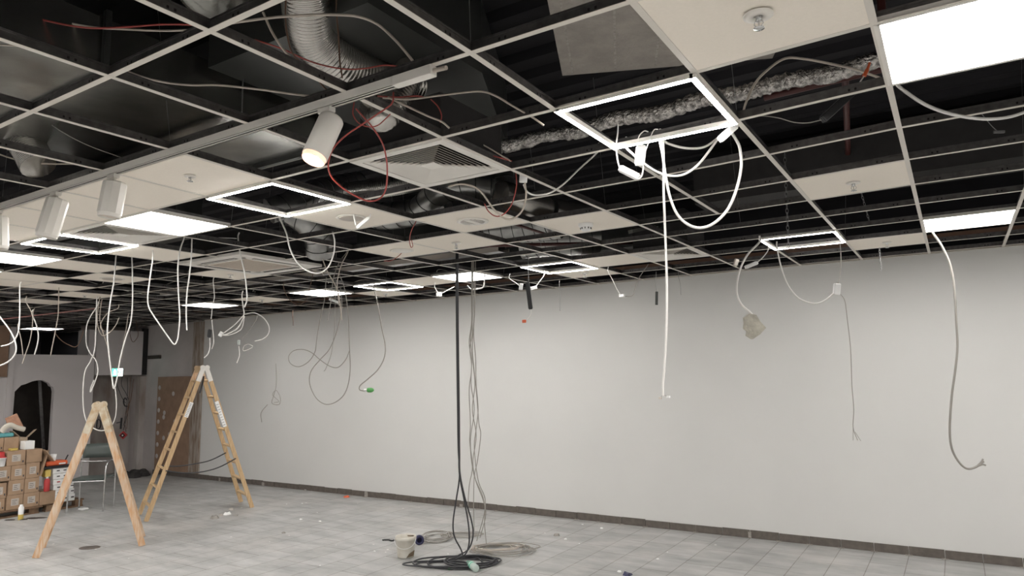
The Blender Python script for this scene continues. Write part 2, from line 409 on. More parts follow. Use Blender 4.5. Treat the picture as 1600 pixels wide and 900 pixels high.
TILES = {
 (0, 1): 'large pale ceiling tile with a round sprinkler rose at the top of the photo',
 (0, 5): 'pale ceiling tile with a sprinkler between two long tees on the right side',
 (0, 9): 'pale ceiling tile with a sprinkler nearest the wall on the right side',
 (-5, 1): 'pale ceiling tile with a sprinkler beside the white spotlight track',
 (-6, 1): 'blank pale ceiling tile behind the middle spotlight, next to the sprinkler tile',
 (-7, 1): 'blank pale ceiling tile between the two unlit spotlights',
 (-8, 1): 'blank pale ceiling tile directly behind the far unlit spotlight on the track',
 (-9, 1): 'blank pale ceiling tile at the left edge above the glowing frame light',
 (-5, 3): 'pale ceiling tile with a round cap beside the glowing frame light near the lit spotlight',
 (-4, 4): 'pale ceiling tile with a round slotted air outlet',
 (-5, 5): 'pale ceiling tile with a hanging sprinkler beside the round capped tile',
 (-6, 5): 'pale ceiling tile with a white round cap next to a sprinkler tile',
 (-3, 5): 'pale ceiling tile carrying a white smoke detector',
 (-9, 3): 'blank pale ceiling tile behind the dark gap and the cassette air unit',
 (-11, 3): 'blank pale ceiling tile next to the left edge light panel',
 (-13, 3): 'blank pale ceiling tile at the left edge behind the light panel',
 (-14, 3): 'blank pale ceiling tile cut by the left edge of the photo, behind another tile',
 (-12, 4): 'pale ceiling tile with a flat round cap far on the left',
 (-14, 4): 'pale ceiling tile with a dusty round mark far on the left',
 (-15, 5): 'pale ceiling tile with a small dark sprinkler far on the left',
 (-17, 5): 'blank pale ceiling tile far on the left, before the red conduit',
 (-10, 5): 'pale ceiling tile with a sprinkler in front of the cassette air unit',
 (-5, 9): 'pale ceiling tile with a sprinkler beside the frame light near the back wall',
 (-8, 8): 'blank pale ceiling tile between a frame light and a square panel near the back wall',
 (-10, 9): 'pale ceiling tile with a sprinkler close to the back wall, left of centre',
 (-13, 8): 'pale ceiling tile with a sprinkler farthest from the camera by the back wall',
 (-4, 8): 'blank pale ceiling tile next to the small louvred diffuser by the wall',
}
for (i, j), lab in TILES.items():
    b = MB(); cellbox(b, i, j, .002, .018); b.build('ceiling_tile', 'tile', label=lab, category='ceiling tile')
# more tiles behind the camera, outside the photo: they bounce light as the room's do
rt_ = random.Random(5)
b = MB()
for i in range(-20, 6):
    for j in range(-12, -3):
        if rt_.random() < .35 and (i % 2 == 0 or j % 2 == 0): cellbox(b, i, j, .002, .018)
b.build('ceiling_tile_field', 'tile', label='pale ceiling tiles of the room behind the camera', category='ceiling tiles', kind='stuff')

def sprinkler(i, j, lab, r=.04, drop=.05):
    c = cc(i, j); t = thing('ceiling_sprinkler', c, lab, 'sprinkler')
    MB().lathe([(r, -.001), (r, -.006), (r*.7, -.010), (r*.35, -.010), (r*.35, -.001)], Matrix.Translation(c), 20).build('escutcheon', 'white', t)
    b = MB().lathe([(.009, 0), (.009, -drop*.45), (.006, -drop*.5)], Matrix.Translation(c), 10)
    for s in (-1, 1): b.tube([c+Vector((s*.008, 0, -drop*.4)), c+Vector((s*.014, 0, -drop*.7)), c+Vector((s*.002, 0, -drop*.98))], .002, 5, smooth=2)
    b.tube([c+Vector((0, 0, -drop*.5)), c+Vector((0, 0, -drop*.98))], .003, 6, smooth=0)
    b.build('body', 'chrome', t)
    MB().lathe([(.017, -drop), (.017, -drop-.0025), (.004, -drop-.004)], Matrix.Translation(c), 14).build('deflector', 'chrome', t)
sprinkler(0, 1, 'sprinkler with a wide white rose in the large tile large tile at the top', .046, .045)
sprinkler(0, 5, 'sprinkler in the tile between two long tees on the right')
sprinkler(0, 9, 'small sprinkler in the right tile nearest the back wall')
sprinkler(-5, 1, 'sprinkler in the tile beside the spotlight track', .03, .03)
sprinkler(-5, 5, 'sprinkler hanging in the tile beyond the round slotted outlet')
sprinkler(-15, 5, 'small dark sprinkler in a tile far on the left', .03, .02)
sprinkler(-10, 5, 'sprinkler in the tile in front of the cassette air unit', .03, .03)
sprinkler(-5, 9, 'sprinkler in the tile beside the frame light near the wall')
sprinkler(-10, 9, 'sprinkler in a tile near the wall left of centre')
sprinkler(-13, 8, 'farthest sprinkler, in the tile by the wall')
def cap(i, j, lab, r=.1, m='capgrey'):
    c = cc(i, j); t = thing('round_disc', c, lab, 'ceiling cap')  # plain closed cap disc in a tile, with no air opening
    MB().lathe([(r*1.22, 0), (r*1.22, -.003), (r*1.05, -.006), (r, -.006), (r, 0)], Matrix.Translation(c), 32).build('rim', 'white', t)
    MB().lathe([(r, -.001), (r, -.006), (r*.95, -.009), (.001, -.010)], Matrix.Translation(c), 32).build('cover', m, t)
cap(-5, 3, 'grey round cap with a pale rim in the tile beside the frame light', .085)
cap(-6, 5, 'white round cap in the tile next to the sprinkler tile', .085, 'white')
cap(-12, 4, 'flat beige round cap in a tile far on the left', .10)
c = cc(-4, 4); t = thing('round_air_outlet', c, 'white round slotted air outlet in a ceiling tile', 'air outlet')
MB().lathe([(.115, 0), (.115, -.005), (.10, -.010), (.085, -.008), (.085, 0)], Matrix.Translation(c), 32).build('ring', 'white', t)
MB().lathe([(.085, -.001), (.085, -.003), (.001, -.003)], Matrix.Translation(c), 32).build('dark_recess', 'darkgap', t)
for k in range(-3, 4):
    h = math.sqrt(.084**2-(.022*k)**2)
    MB().box((-.004 if k else -.02, -h, -.009), (.004 if k else .02, h, -.003), 0, Matrix.Translation(c+Vector((.022*k, 0, 0)))).build('slat', 'white', t)
c = cc(-3, 5); t = thing('smoke_detector', c, 'white smoke detector on a pale ceiling tile', 'smoke detector')
MB().lathe([(.055, 0), (.055, -.018), (.05, -.024), (.04, -.026)], Matrix.Translation(c), 24).build('base', 'whitep', t)
MB().lathe([(.04, -.024), (.038, -.045), (.03, -.052), (.001, -.054)], Matrix.Translation(c), 24).build('head', 'whitep', t)
b = MB()
for k in range(10): a = 2*pi*k/10; b.box((-.004, -.003, -.042), (.004, .003, -.030), 0, Matrix.Translation(c) @ Matrix.Rotation(a, 4, 'Z') @ Matrix.Translation((.0385, 0, 0)))
b.build('vent_slots', 'darkgap', t)

# light panels and frames
PGR = 'square flat light panels in the ceiling grid'
def panel(i, j, lab, em='glow'):
    c = cc(i, j); t = thing('ceiling_light', c, lab, 'light panel')
    b = MB(); h = .294
    for s in (-1, 1): b.box((s*h-.009, -h, -.003), (s*h+.009, h, .02), 0, Matrix.Translation(c)); b.box((-h, s*h-.009, -.003), (h, s*h+.009, .02), 0, Matrix.Translation(c))
    b.box((-h, -h, .012), (h, h, .022), 0, Matrix.Translation(c)); b.build('frame', 'white', t)
    MB().box((-h+.009, -h+.009, .001), (h-.009, h-.009, .006), 0, Matrix.Translation(c)).build('diffuser', em, t)
panel(1, 2, 'biggest square light panel, at the top right corner of the photo')
panel(-7, 2, 'square light panel next to the middle spotlight')
panel(-11, 2, 'square light panel at the left edge below the glowing frame light')
panel(1, 8, 'square light panel at the right edge near the back wall')
panel(-7, 8, 'square light panel near the wall above the hanging black cable')
panel(-11, 8, 'square light panel near the wall, left of the frame light')
panel(-15, 8, 'square light panel above the tall wooden ladder')
panel(-26, 9, 'farthest square light panel, beyond the left partition')
for k, (i, j) in enumerate([(-13, 2), (-15, 2), (-17, 2), (-1, -4), (-3, -4), (-5, -4), (-7, -4), (-9, -4), (-11, -4), (-13, -4), (-15, -4), (-17, -4), (-19, 2), (-19, -4), (-17, -10), (1, -4), (3, -4), (4, 2), (4, 5), (4, 8), (-1, -10), (-5, -10), (-9, -10), (-13, -10), (3, -10)]):  # added lamps out of view that raise the room's light
    panel(i, j, 'added unseen light panel that brightens the room from out of view', 'addedglownear' if i >= -3 and j < 0 else 'addedglow')
for o in bpy.data.objects:
    if o.get('label') == 'added unseen light panel that brightens the room from out of view': o['group'] = 'added light panels behind and beside the camera'
def ledframe(i, j, lab):
    c = cc(i, j); t = thing('frame_light', c, lab, 'frame light'); h = .2915; Mx = Matrix.Translation(c)
    b = MB()
    for s in (-1, 1): b.box((s*h-.012, -h-.012, -.012), (s*h+.012, h+.012, .010), 0, Mx); b.box((-h, s*h-.012, -.012), (h, s*h+.012, .010), 0, Mx)
    b.build('housing', 'white', t)
    for s in (-1, 1):
        MB().box((s*(h-.002)-.009, -h-.006, -.0145), (s*(h-.002)+.009, h+.006, -.0125), 0, Mx).build('light_strip', 'led', t)
        MB().box((-h+.011, s*(h-.002)-.009, -.0145), (h-.011, s*(h-.002)+.009, -.0125), 0, Mx).build('light_strip', 'led', t)
ledframe(-1, 2, 'large glowing square frame light at top centre with white drivers hanging below')
ledframe(-5, 2, 'glowing square frame light below the lit spotlight')
ledframe(-9, 2, 'glowing square frame light behind the far left spotlight')
ledframe(-1, 8, 'glowing square frame light near the wall at right with a cement lump hanging beside')
ledframe(-5, 8, 'glowing square frame light near the wall at centre above the black stick')
ledframe(-9, 8, 'small glowing square frame light near the wall left of centre')

# louvred diffusers
def diffuser(i, j, lab, ex=0):
    c = cc(i, j); t = thing('air_diffuser', c, lab, 'air diffuser'); Mx = Matrix.Translation(c); h = .299
    b = MB()
    for s in (-1, 1): b.box((s*(h-.022)-.022, -h, -.006), (s*(h-.022)+.022, h, .004), 0, Mx); b.box((-h+.044, s*(h-.022)-.022, -.006), (h-.044, s*(h-.022)+.022, .004), 0, Mx)
    b.build('frame', 'white', t)
    n = 9
    for k in range(n):
        a = .25-k*.0235; u = a-.027; b = MB()
        vs = [Vector((sx*r, sy*r, z)) for r, z in ((a, -.004), (u, .014)) for sx, sy in ((-1,-1),(1,-1),(1,1),(-1,1))]
        vs += [v+Vector((0, 0, .0015)) for v in vs]
        fs = []
        for q in range(4):
            p = (q+1) % 4; fs += [(q, p, 4+p, 4+q), (8+q, 12+q, 12+p, 8+p), (q, 8+q, 8+p, p), (4+q, 4+p, 12+p, 12+q)]
        b.add([Mx @ v for v in vs], fs); b.build('louvre', 'white', t)
    MB().box((-.045, -.045, -.004), (.045, .045, .0), 0, Mx).build('centre_plate', 'white', t)
    b = MB()
    for s in (-1, 1): b.box((s*.262-.002, -.262, .004), (s*.262+.002, .262, .25), 0, Mx); b.box((-.262, s*.262-.002, .004), (.262, s*.262+.002, .25), 0, Mx)
    b.box((-.262, -.262, .24), (.262, .262, .25), 0, Mx); b.build('plenum_box', 'darkgap', t)
diffuser(-3, 2, 'big square louvred air diffuser right of the lit spotlight')
diffuser(-8, 2, 'square louvred air diffuser between the left light panel and frame light')
diffuser(-3, 8, 'small-looking square louvred air diffuser near the wall right of centre')

# cassette air conditioner
cz = HC-.028
t = thing('cassette_air_unit', (-4.93, 2.98, cz), 'wide white cassette air conditioner set in the ceiling grid', 'air conditioner'); Mx = Matrix.Translation((-4.93, 2.98, cz))
b = MB(); H = .465; s0 = .315
b.box((-H, -H, 0), (H, -s0-.035, .028), 0, Mx).box((-H, s0+.035, 0), (H, H, .028), 0, Mx).box((-H, -s0-.035, 0), (-s0-.035, s0+.035, .028), 0, Mx).box((s0+.035, -s0-.035, 0), (H, s0+.035, .028), 0, Mx)
for s in (-1, 1):
    b.box((s*(s0-.0)-.012 - (.012 if s > 0 else -.012), -s0, 0), (s*s0+.012-(.012 if s > 0 else -.012), s0, .028), 0, Mx)
b.build('fascia', 'white', t)
MB().box((-.36, -.36, .012), (.36, .36, .26), 0, Mx).build('body', 'darkgap', t)
MB().rbox((-.27, -.27, -.004), (.27, .27, .02), .012, 0, Mx).build('return_grille', 'grille', t)
for a in range(4):
    R4 = Mx @ Matrix.Rotation(a*pi/2, 4, 'Z')
    MB().box((-.25, .335, -.0015), (.25, .375, .0), 0, R4).build('slot', 'darkgap', t)
    MB().box((-.24, .349, -.004), (.24, .359, -.0015), 0, R4).build('louvre_flap', 'white', t)
    b = MB()
    b.box((-s0, .345, .001), (s0, s0+.04, .02), 0, R4).box((-s0, .27, .001), (s0, .305, .02), 0, R4); b.box((.24, .3, .001), (.35, .35, .02), 0, R4).box((-.35, .3, .001), (-.24, .35, .02), 0, R4)
    b.build('fascia_rim', 'white', t)
b = MB()
for k in range(12): b.box((-.25, -.25+k*.042, -.0055), (.25, -.247+k*.042, -.004), 0, Mx)
b.build('grille_lines', 'capgrey', t)

# ------------------------------------------------------------------ spotlight track
ty = .6
t = thing('lighting_track', (-.78, ty, HC-.04), 'white lighting track running diagonally under the ceiling grid', 'track')
b = MB().box((-7, ty-.018, HC-.036), (-.80, ty-.012, HC-.001)).box((-7, ty+.012, HC-.036), (-.80, ty+.018, HC-.001)).box((-7, ty-.012, HC-.012), (-.80, ty+.012, HC-.001))
b.box((-7, ty-.0179, HC-.036), (-.80, ty-.006, HC-.034)).box((-7, ty+.006, HC-.036), (-.80, ty+.0179, HC-.034)); b.build('profile', 'white', t)
MB().box((-7, ty-.0118, HC-.030), (-.95, ty+.0118, HC-.0125)).build('slot', 'darkgap', t)
MB().rbox((-.95, ty-.019, HC-.038), (-.765, ty+.019, HC), .003).build('end_feed', 'white', t)
MB().tube([(-.765, ty, HC-.02), (-.70, ty-.01, HC-.03)], .008, 10, smooth=0).build('cable_gland', 'cc', t)
def spot(x, lab, aim, on=False, L=.2, r=.056, stem=.06, facets=None):
    t = thing('track_spotlight', (x, ty, HC-.036), lab, 'spotlight'); z = HC-.036
    b = MB().rbox((x-.05, ty-.017, z-.022), (x+.02, ty+.017, z), .003); b.build('adapter', 'white', t)
    MB().tube([(x, ty, z-.02), (x, ty, z-.02-stem)], .0065, 10, smooth=0).build('stem', 'white', t)
    d = Vector(aim).normalized(); piv = Vector((x, ty, z-.02-stem)); top = piv-d*.035
    Mx = TR(top+d*0, d); n = facets or 32
    MB().lathe([(.001, 0), (r*.9, 0), (r*.985, .006), (r, .014), (r, L), (r*.93, L), (r*.93, L-.01)], Mx, n, sm=not facets).build('housing', 'white', t)
    MB().lathe([(r*.93, L-.012), (r*.93, L+.014), (r*.86, L+.02), (r*.86, L+.004)], Mx, 32).build('front_ring', 'haloring' if on else 'white', t)  # on the lit lamp this ring glows to imitate the halo
    MB().lathe([(r*.86, L+.008), (r*.6, L+.013), (.001, L+.016)], Mx, 32).build('lens', 'warm' if on else 'diffuse', t)
    return t
spot(-1.30, 'lit white spotlight at the right end of the track, shining warm', (-.10, -.12, -1) if 0 else tuple(atd(508, 268, 2.72)-atd(536, 205, 2.80)), True, .19, .050, .055)
spot(-2.89, 'unlit white spotlight in the middle of the track', (-.06, -.1, -1), False, .17, .058, .06, 10)
spot(-3.50, 'unlit white spotlight leaning left, third along the track', tuple(atd(84, 385, 4.2)-atd(105, 318, 4.25)), False, .21, .058, .055, 10)
spot(-4.24, 'unlit white spotlight cut by the left edge of the photo', (.05, .05, -1), False, .19, .058, .055, 10)

# ------------------------------------------------------------------ ducts and pipes in the void
X1 = -2.36
t = thing('rectangular_duct', (-3, 0, 3.4), 'wide galvanised rectangular air duct above the grid at top left', 'air duct')
MB().box((-3.75, -4.5, 3.17), (X1, 1.59, 3.43)).build('sheet_body', 'galv', t)
for y in (-2.6, -1.2, .25, 1.5):
    b = MB()
    b.box((-3.78, y-.012, 3.14), (X1+.03, y+.012, 3.17)).box((X1, y-.012, 3.14), (X1+.03, y+.012, 3.46)); b.build('flange', 'galvd', t)
for y in (-.45, .9):
    MB().box((-3.9, y-.02, 3.125), (X1+.12, y+.02, 3.14)).build('support_rail', 'galvd', t)
    MB().tube([(X1+.09, y, 3.12), (X1+.09, y, ZS)], .004, 6, smooth=0).build('threaded_rod', 'wire', t)
MB().prism([(-2.3, .72, 3.36), (-1.21, .72, 3.36), (-1.21, 1.55, 3.36), (-1.74, 2.62, 3.36), (-2.3, 2.62, 3.36)], (0, 0, .42)).build('duct_box', 'galvd', label='dark sheet metal duct box with a chamfered corner above the spotlight', category='air duct')
def flex(name, pts, r, m, lab, ribs=60, amp=.07, n=20, sm=5, cat='flexible duct', band=None):
    t = thing(name, pts[0], lab, cat)
    L = sum((Vector(pts[k+1])-Vector(pts[k])).length for k in range(len(pts)-1)); nr = max(6, int(L*ribs))
    P = catmull([Vector(p) for p in pts], max(4, nr*4//(len(pts)-1)))
    MB().tube(P, lambda u: r*(1+amp*(0, .5, 0, -.5)[int(round(u*(len(P)-1))) % 4]), n, smooth=0, sm=True).build('hose' if name.startswith('flex') else 'pipe', m, t)
    if band:
        for u in band:
            k = int(u*(len(P)-2)); MB().tube([P[k], P[min(k+12, len(P)-1)]], r*1.08, n, smooth=0).build('rubber_band', 'rubber', t)
    return t
a = [atd(470, -60, 2.9), atd(478, 0, 3.0), atd(488, 55, 3.15), atd(530, 100, 3.3), atd(585, 120, 3.5), atd(645, 130, 3.75)]
flex('flexible_duct', a, .105, 'alu', 'shiny ribbed aluminium flexible duct curving down at top centre left', 55, .06, 24)
flex('flexible_duct', [atd(640, 110, 3.4), atd(622, 150, 3.28), atd(598, 180, 3.2), atd(585, 172, 3.3)], .075, 'alu', 'small aluminium duct elbow behind the track end', 60, .03, 20)
flex('flexible_duct', [atd(300, -40, 2.7), atd(330, -8, 2.8), atd(370, -10, 2.95), atd(420, -30, 3.1)], .10, 'galv', 'shiny round duct bend at the top edge above the first tee crossing', 30, .01, 24)
flex('flexible_duct', [atd(60, 260, 3.9), atd(40, 225, 3.95), atd(10, 205, 4.1), atd(-30, 215, 4.3)], .09, 'alu', 'ribbed flexible duct at the left edge behind the dark opening', 60, .05, 20)
def sduct(pts, r, lab, band=None):
    t = flex('spiral_air_duct', pts, r, 'spiral', lab, 9, .0, 28, cat='air duct', band=band)
    P = catmull([Vector(p) for p in pts], 40); b = MB(); acc = 0; ph = 0
    hel = []                                       # raised lock seam winding round the duct
    u = None
    for k in range(len(P)-1):
        d = (P[k+1]-P[k]); L = d.length; d.normalize()
        u = d.orthogonal() if u is None else u-d*u.dot(d); u.normalize(); v = d.cross(u)
        for q in range(4): ph += 2*pi*L/4/.11; c = P[k].lerp(P[k+1], q/4); hel.append(c+(u*cos(ph)+v*sin(ph))*r)
    b.tube(hel, .0045, 4, smooth=0); b.build('lock_seam', 'galvd', t)
    return t
sduct([atd(770, 262, 5.3), atd(778, 300, 5.2), atd(800, 330, 5.2)], .15, 'dark spiral duct rising behind the big louvred diffuser')
flex('flexible_duct', [atd(780, 305, 5.0), atd(830, 320, 5.2), atd(880, 335, 5.6), atd(930, 340, 6.2)], .11, 'alu', 'ribbed flexible duct with a black band above the smoke detector tile', 60, .04, 22, band=(.45,))
DA = [atz(758, 356, 3.16), atz(815, 352, 3.17), atz(875, 345, 3.18)]
sduct(DA, .16, 'spiral duct above the slotted outlet tile with an open white end')
sduct([atz(815, 379, 3.16), atz(870, 374, 3.17), atz(935, 372, 3.18)], .17, 'wide spiral duct near the frame light at centre')
sduct([atz(570, 330, 3.25), atz(600, 338, 3.12), atz(650, 332, 3.12), atz(700, 322, 3.15)], .11, 'spiral duct seen right of the round capped tile')
sduct([atd(500, 395, 6.3), atd(498, 370, 6.2), atd(480, 345, 6.1), atd(440, 320, 6.1)], .13, 'silver duct elbow below the glowing frame light')
sduct([atd(420, 330, 5.4), atd(455, 318, 5.5), atd(490, 300, 5.8), atd(560, 285, 6.3)], .10, 'round duct crossing above the frame light under the lit spotlight')
flex('flexible_duct', [atd(540, 300, 5.0), atd(620, 290, 5.0), atd(700, 272, 5.3), atd(760, 262, 5.6)], .07, 'alu', 'thin ribbed duct crossing behind the red cable loop', 70, .05, 16)
sduct([atd(770, 300, 4.9), atd(730, 292, 4.9), atd(690, 300, 4.95), atd(650, 330, 5.2)], .09, 'dark duct bend under the far corner of the big diffuser')
# open duct end plate
c = DA[0]; dn = (DA[0]-DA[1]).normalized()
MB().lathe([(.17, 0), (.17, .02), (.001, .03)], TR(c, tuple(dn)), 28).build('duct_end_plate', 'galv', label='pale round plate closing the spiral duct above the sprinkler tile', category='plate')
# concrete channel
e1 = Vector((-.4, .917, 0)).normalized(); e2 = Vector((.917, .4, 0)).normalized(); p0 = Vector((-1.03, 2.1, 3.5))
t = thing('concrete_channel', p0, 'grey concrete slab with seams above the grid at top centre', 'slab')
MB().prism([p0, p0+e2*1.15, p0+e2*1.15-e1*3.2, p0-e1*3.2], (0, 0, .12)).build('slab_body', 'concrete', t)
for u in (.06, .30, .52): MB().beam(p0+e2*u-e1*.02+Vector((0, 0, -.001)), p0+e2*u-e1*3.1+Vector((0, 0, -.001)), .012, .006).build('seam', 'skirt2', t)
# foil insulated pipe, red pipes
P = [Vector((x, 2.44+.012*sin(x*9), 3.3+.01*sin(x*13))) for x in [-1.7+.12*k for k in range(27)]]
r1 = random.Random(2)
rad = [r1.uniform(.036, .052) for _ in range(400)]
def foilr(u): k = u*200; a = int(k); return rad[a]*(1-(k-a))+rad[a+1]*(k-a)
MB().tube(P, foilr, 14, smooth=10).build('insulated_pipe', 'foil', label='pipe wrapped in crumpled silver foil crossing behind the large frame light', category='pipe')
MB().tube([(-.1, 2.9, 3.42), (2.2, 2.75, 3.42)], .02, 10, smooth=0).tube([(.55, 2.87, 3.42), (.55, 2.87, ZS)], .022, 10, smooth=0).build('sprinkler_pipe', 'red', label='dark red sprinkler pipe behind the foil pipe at the right', category='pipe')
MB().tube([atd(1320, 100, 4.3), atd(1326, 270, 6.3)], .022, 10, smooth=0).build('sprinkler_pipe', 'red', label='dark red pipe running away behind the black driver at right', category='pipe')
MB().tube([atd(690, 385, 6.3), atd(1060, 378, 7.0)], .017, 10, smooth=0).tube([atd(740, 330, 5.2), atd(860, 368, 6.2)], .012, 8, smooth=0).build('copper_pipe', 'red', label='reddish copper pipes crossing above the smoke detector tile', category='pipe')
MB().tube([atd(0, 499, 10.5), atd(80, 490, 10.6), atd(150, 482, 11)], .009, 8, smooth=0).build('red_conduit', 'pinkglow', label='pinkish red conduit far left above the hanging cables', category='conduit')
sduct([(2.0, 2.0, 3.4), (2.0, 4.5, 3.4), (2.0, 6.4, 3.4)], .13, 'dark round duct running towards the wall at upper right')
# cable trays
def tray(p, q, wd, lab):
    p = Vector(p); q = Vector(q); t = thing('cable_tray', p, lab, 'cable tray'); d = (q-p).normalized(); s = d.cross(Vector((0, 0, 1))).normalized()
    MB().beam(p, q, wd, .003).build('tray_base', 'perf', t)
    for g in (-1, 1): MB().beam(p+s*(g*wd/2)+Vector((0, 0, .025)), q+s*(g*wd/2)+Vector((0, 0, .025)), .003, .055).build('side_wall', 'capgrey', t)
tray((-9.6, 4.95, 3.12), (-3.3, 4.95, 3.12), .22, 'perforated steel cable tray seen beyond the cassette air unit')
tray((-7.6, 1.72, 3.10), (-5.1, 1.72, 3.10), .16, 'perforated steel cable tray seen through the left frame light')
tray((-14, 3.3, 3.12), (-9.5, 3.3, 3.12), .2, 'steel cable tray far left above the grid openings')
for k, (xa, ya, xb, yb, D) in enumerate([(880, 328, 930, 334, 5.6), (985, 362, 1080, 342, 6.2), (795, 470, 796, 471, 8)][:2]):
    MB().beam(atd(xa, ya, D), atd(xb, yb, D+.6), .05, .03).build('mounting_channel', 'galv', label=['short bright mounting channel above the smoke detector tile', 'long bright mounting channel left of the looping white cable'][k], category='channel')
# old ceiling pieces resting on top near the smoke detector, and sheet boxes in void
MB().box((-4.9, 4.35, 3.25), (-4.2, 5.2, 3.6)).build('fan_coil_unit', 'galvd', label='dark sheet metal fan unit above the tiles left of centre', category='fan unit')
MB().box((-3.9, 5.9, 3.2), (-1.6, 6.3, 3.55)).build('rectangular_duct', 'galvd', label='dark rectangular duct above the diffuser near the wall', category='air duct')
MB().box((-6.9, 2.1, 3.2), (-5.4, 2.75, 3.6)).build('rectangular_duct', 'galvd', label='dark rectangular duct behind the glowing frame under the lit spotlight', category='air duct')
MB().box((-1.2, 5.0, 3.35), (2.4, 5.5, 3.75)).build('rectangular_duct', 'darkvoid', label='dark bulky duct high above the right frame light', category='air duct')
MB().box((-13, YW-.20, 3.02), (2.5, YW-.12, 3.08)).build('wall_conduit', 'cb', label='brown conduit running along the top of the back wall', category='conduit')

# ------------------------------------------------------------------ cables
def path(pts):
    ks = [k for k, p in enumerate(pts) if len(p) == 3]; out = []
    for k, p in enumerate(pts):
        if len(p) == 3: D = p[2]
        else:
            lo = max([q for q in ks if q < k], default=ks[0]); hi = min([q for q in ks if q > k], default=ks[-1])
            D = pts[lo][2] if hi == lo else pts[lo][2]+(pts[hi][2]-pts[lo][2])*(k-lo)/(hi-lo) if hi > lo else pts[lo][2]
        out.append(atd(p[0], p[1], D))
    return out
def cable(pts, wpx, m, lab, up=.05, name='hanging_cable', cat='cable', more=(), n=6):
    P = path(pts); D = depth(P[0]); r = max(wpx*D/F/2*(.85 if D > 5 else 1), .0012)
    b = MB()
    if up: P = [P[0]+Vector((0, .01, up))]+P
    b.tube(P, r, n, smooth=5)
    for q in more: b.tube(path(q), r*.8, n, smooth=5)
    return b.build(name, m, label=lab, category=cat)
def block(name, x, y, D, w_, h_, d_, rot, m, lab, cat='driver', ends=True, tilt=0):
    # small housing: w_ long, h_ high in metres, rot is its lean seen from the front
    c = atd(x, y, D); X = (RT*cos(radians(rot))+UP*sin(radians(rot))); X = (X+FW*tilt).normalized(); Z = X.cross(FW).normalized(); Y = Z.cross(X)
    Mx = Matrix((X, Y, Z)).transposed().to_4x4(); Mx.translation = c
    t = thing(name, c, lab, cat)
    MB().rbox((-w_/2, -d_/2, -h_/2), (w_/2, d_/2, h_/2), min(h_, d_)*.18, 0, Mx).build('housing', m, t)
    if ends:
        for s in (-1, 1): MB().rbox((s*w_/2-.006, -d_/2*.8, -h_/2*.8), (s*w_/2+.006, d_/2*.8, h_/2*.8), .003, 0, Mx).build('end_cap', 'whitep' if m != 'black' else 'black', t)
    return t
# around the large frame light
cable([(1036, 219, 3.35), (1037, 260), (1037, 300), (1040, 380), (1042, 450), (1041, 520), (1038, 575), (1036, 600), (1036, 618)], 4, 'cw', 'long white cable hanging straight down from the large frame light')
t = thing('cable_connector', atd(1037, 621, 3.35), 'pair of small white connectors at the end of the long straight white cable', 'connector')
MB().rbox((-.009, -.006, -.004), (.009, .006, .006), .002, 0, Matrix.Translation(atd(1044, 620.5, 3.35))).build('clamp', 'whitep', t)
MB().rbox((-.008, -.006, -.005), (.006, .006, .005), .002, 0, Matrix.Translation(atd(1032, 622, 3.35))).build('clamp', 'capgrey', t)
MB().tube(path([(1032, 621, 3.35), (1036, 617), (1044, 620)]), .0015, 5).build('wire_end', 'cg', t)
cable([(1031, 217, 3.3), (1035, 240), (1040, 275), (1048, 312), (1062, 340), (1085, 355), (1110, 352), (1135, 330), (1150, 298), (1158, 262), (1156, 232), (1150, 218), (1143, 207)], 4.6, 'cw', 'big white cable loop drooping right of the large frame light')
cable([(1036, 219, 3.45), (1055, 228), (1080, 232), (1102, 229), (1124, 214)], 4, 'cw', 'short white cable sagging just under the frame light')
cable([(978, 229, 3.4), (990, 242), (1008, 257), (1030, 270), (1050, 275), (1070, 272), (1090, 258), (1108, 236), (1122, 216)], 4, 'cw', 'white cable curving from the upright driver to the tilted driver')
block('light_driver', 983, 270, 3.3, .095, .032, .03, -27, 'whitep', 'white driver hanging lowest left under the large frame light')
block('junction_box', 1000.5, 243, 3.25, .085, .045, .03, 84, 'whitep', 'upright white junction box under the large frame light', 'junction box')
block('light_driver', 1137, 207, 3.2, .095, .035, .035, 42, 'whitep', 'white driver tilted at the right corner of the large frame light')
cable([(965, 209, 3.35), (963, 228), (965, 250), (968, 262)], 2.6, 'cw', 'short white cable feeding the lowest left driver')
cable([(998, 280, 3.3), (1003, 274), (1005, 262), (1004, 255)], 2.4, 'cw', 'white cable link between driver and junction box', up=0)
cable([(997, 230, 3.3), (998, 214), (1006, 205), (1013, 206)], 1.8, 'cw', 'thin white wire arched over the frame light at left', up=0)
cable([(1009, 235, 3.3), (1016, 215), (1022, 203), (1028, 202)], 1.8, 'cw', 'thin white wire arched over the frame light beside the junction box', up=0)
cable([(935, 236, 4.0), (905, 264), (880, 288), (860, 301), (838, 305), (824, 300), (818, 288)], 2.8, 'cw', 'white cable from the frame corner to the box at the diffuser corner')
block('junction_box', 818, 275, 3.9, .075, .045, .03, 86, 'whitep', 'small grey white junction box at the corner of the big diffuser', 'junction box', False)
cable([(806, 268, 3.9), (807, 290), (800, 318), (788, 334), (775, 338), (763, 330), (757, 318)], 1.8, 'cr', 'thin red wire loop hanging under the big diffuser corner')
cable([(820, 284, 3.9), (822, 305), (817, 327), (803, 341), (788, 341), (770, 325), (752, 300), (735, 290), (715, 288), (700, 292)], 3, 'cc', 'cream cable looping below the big diffuser corner')
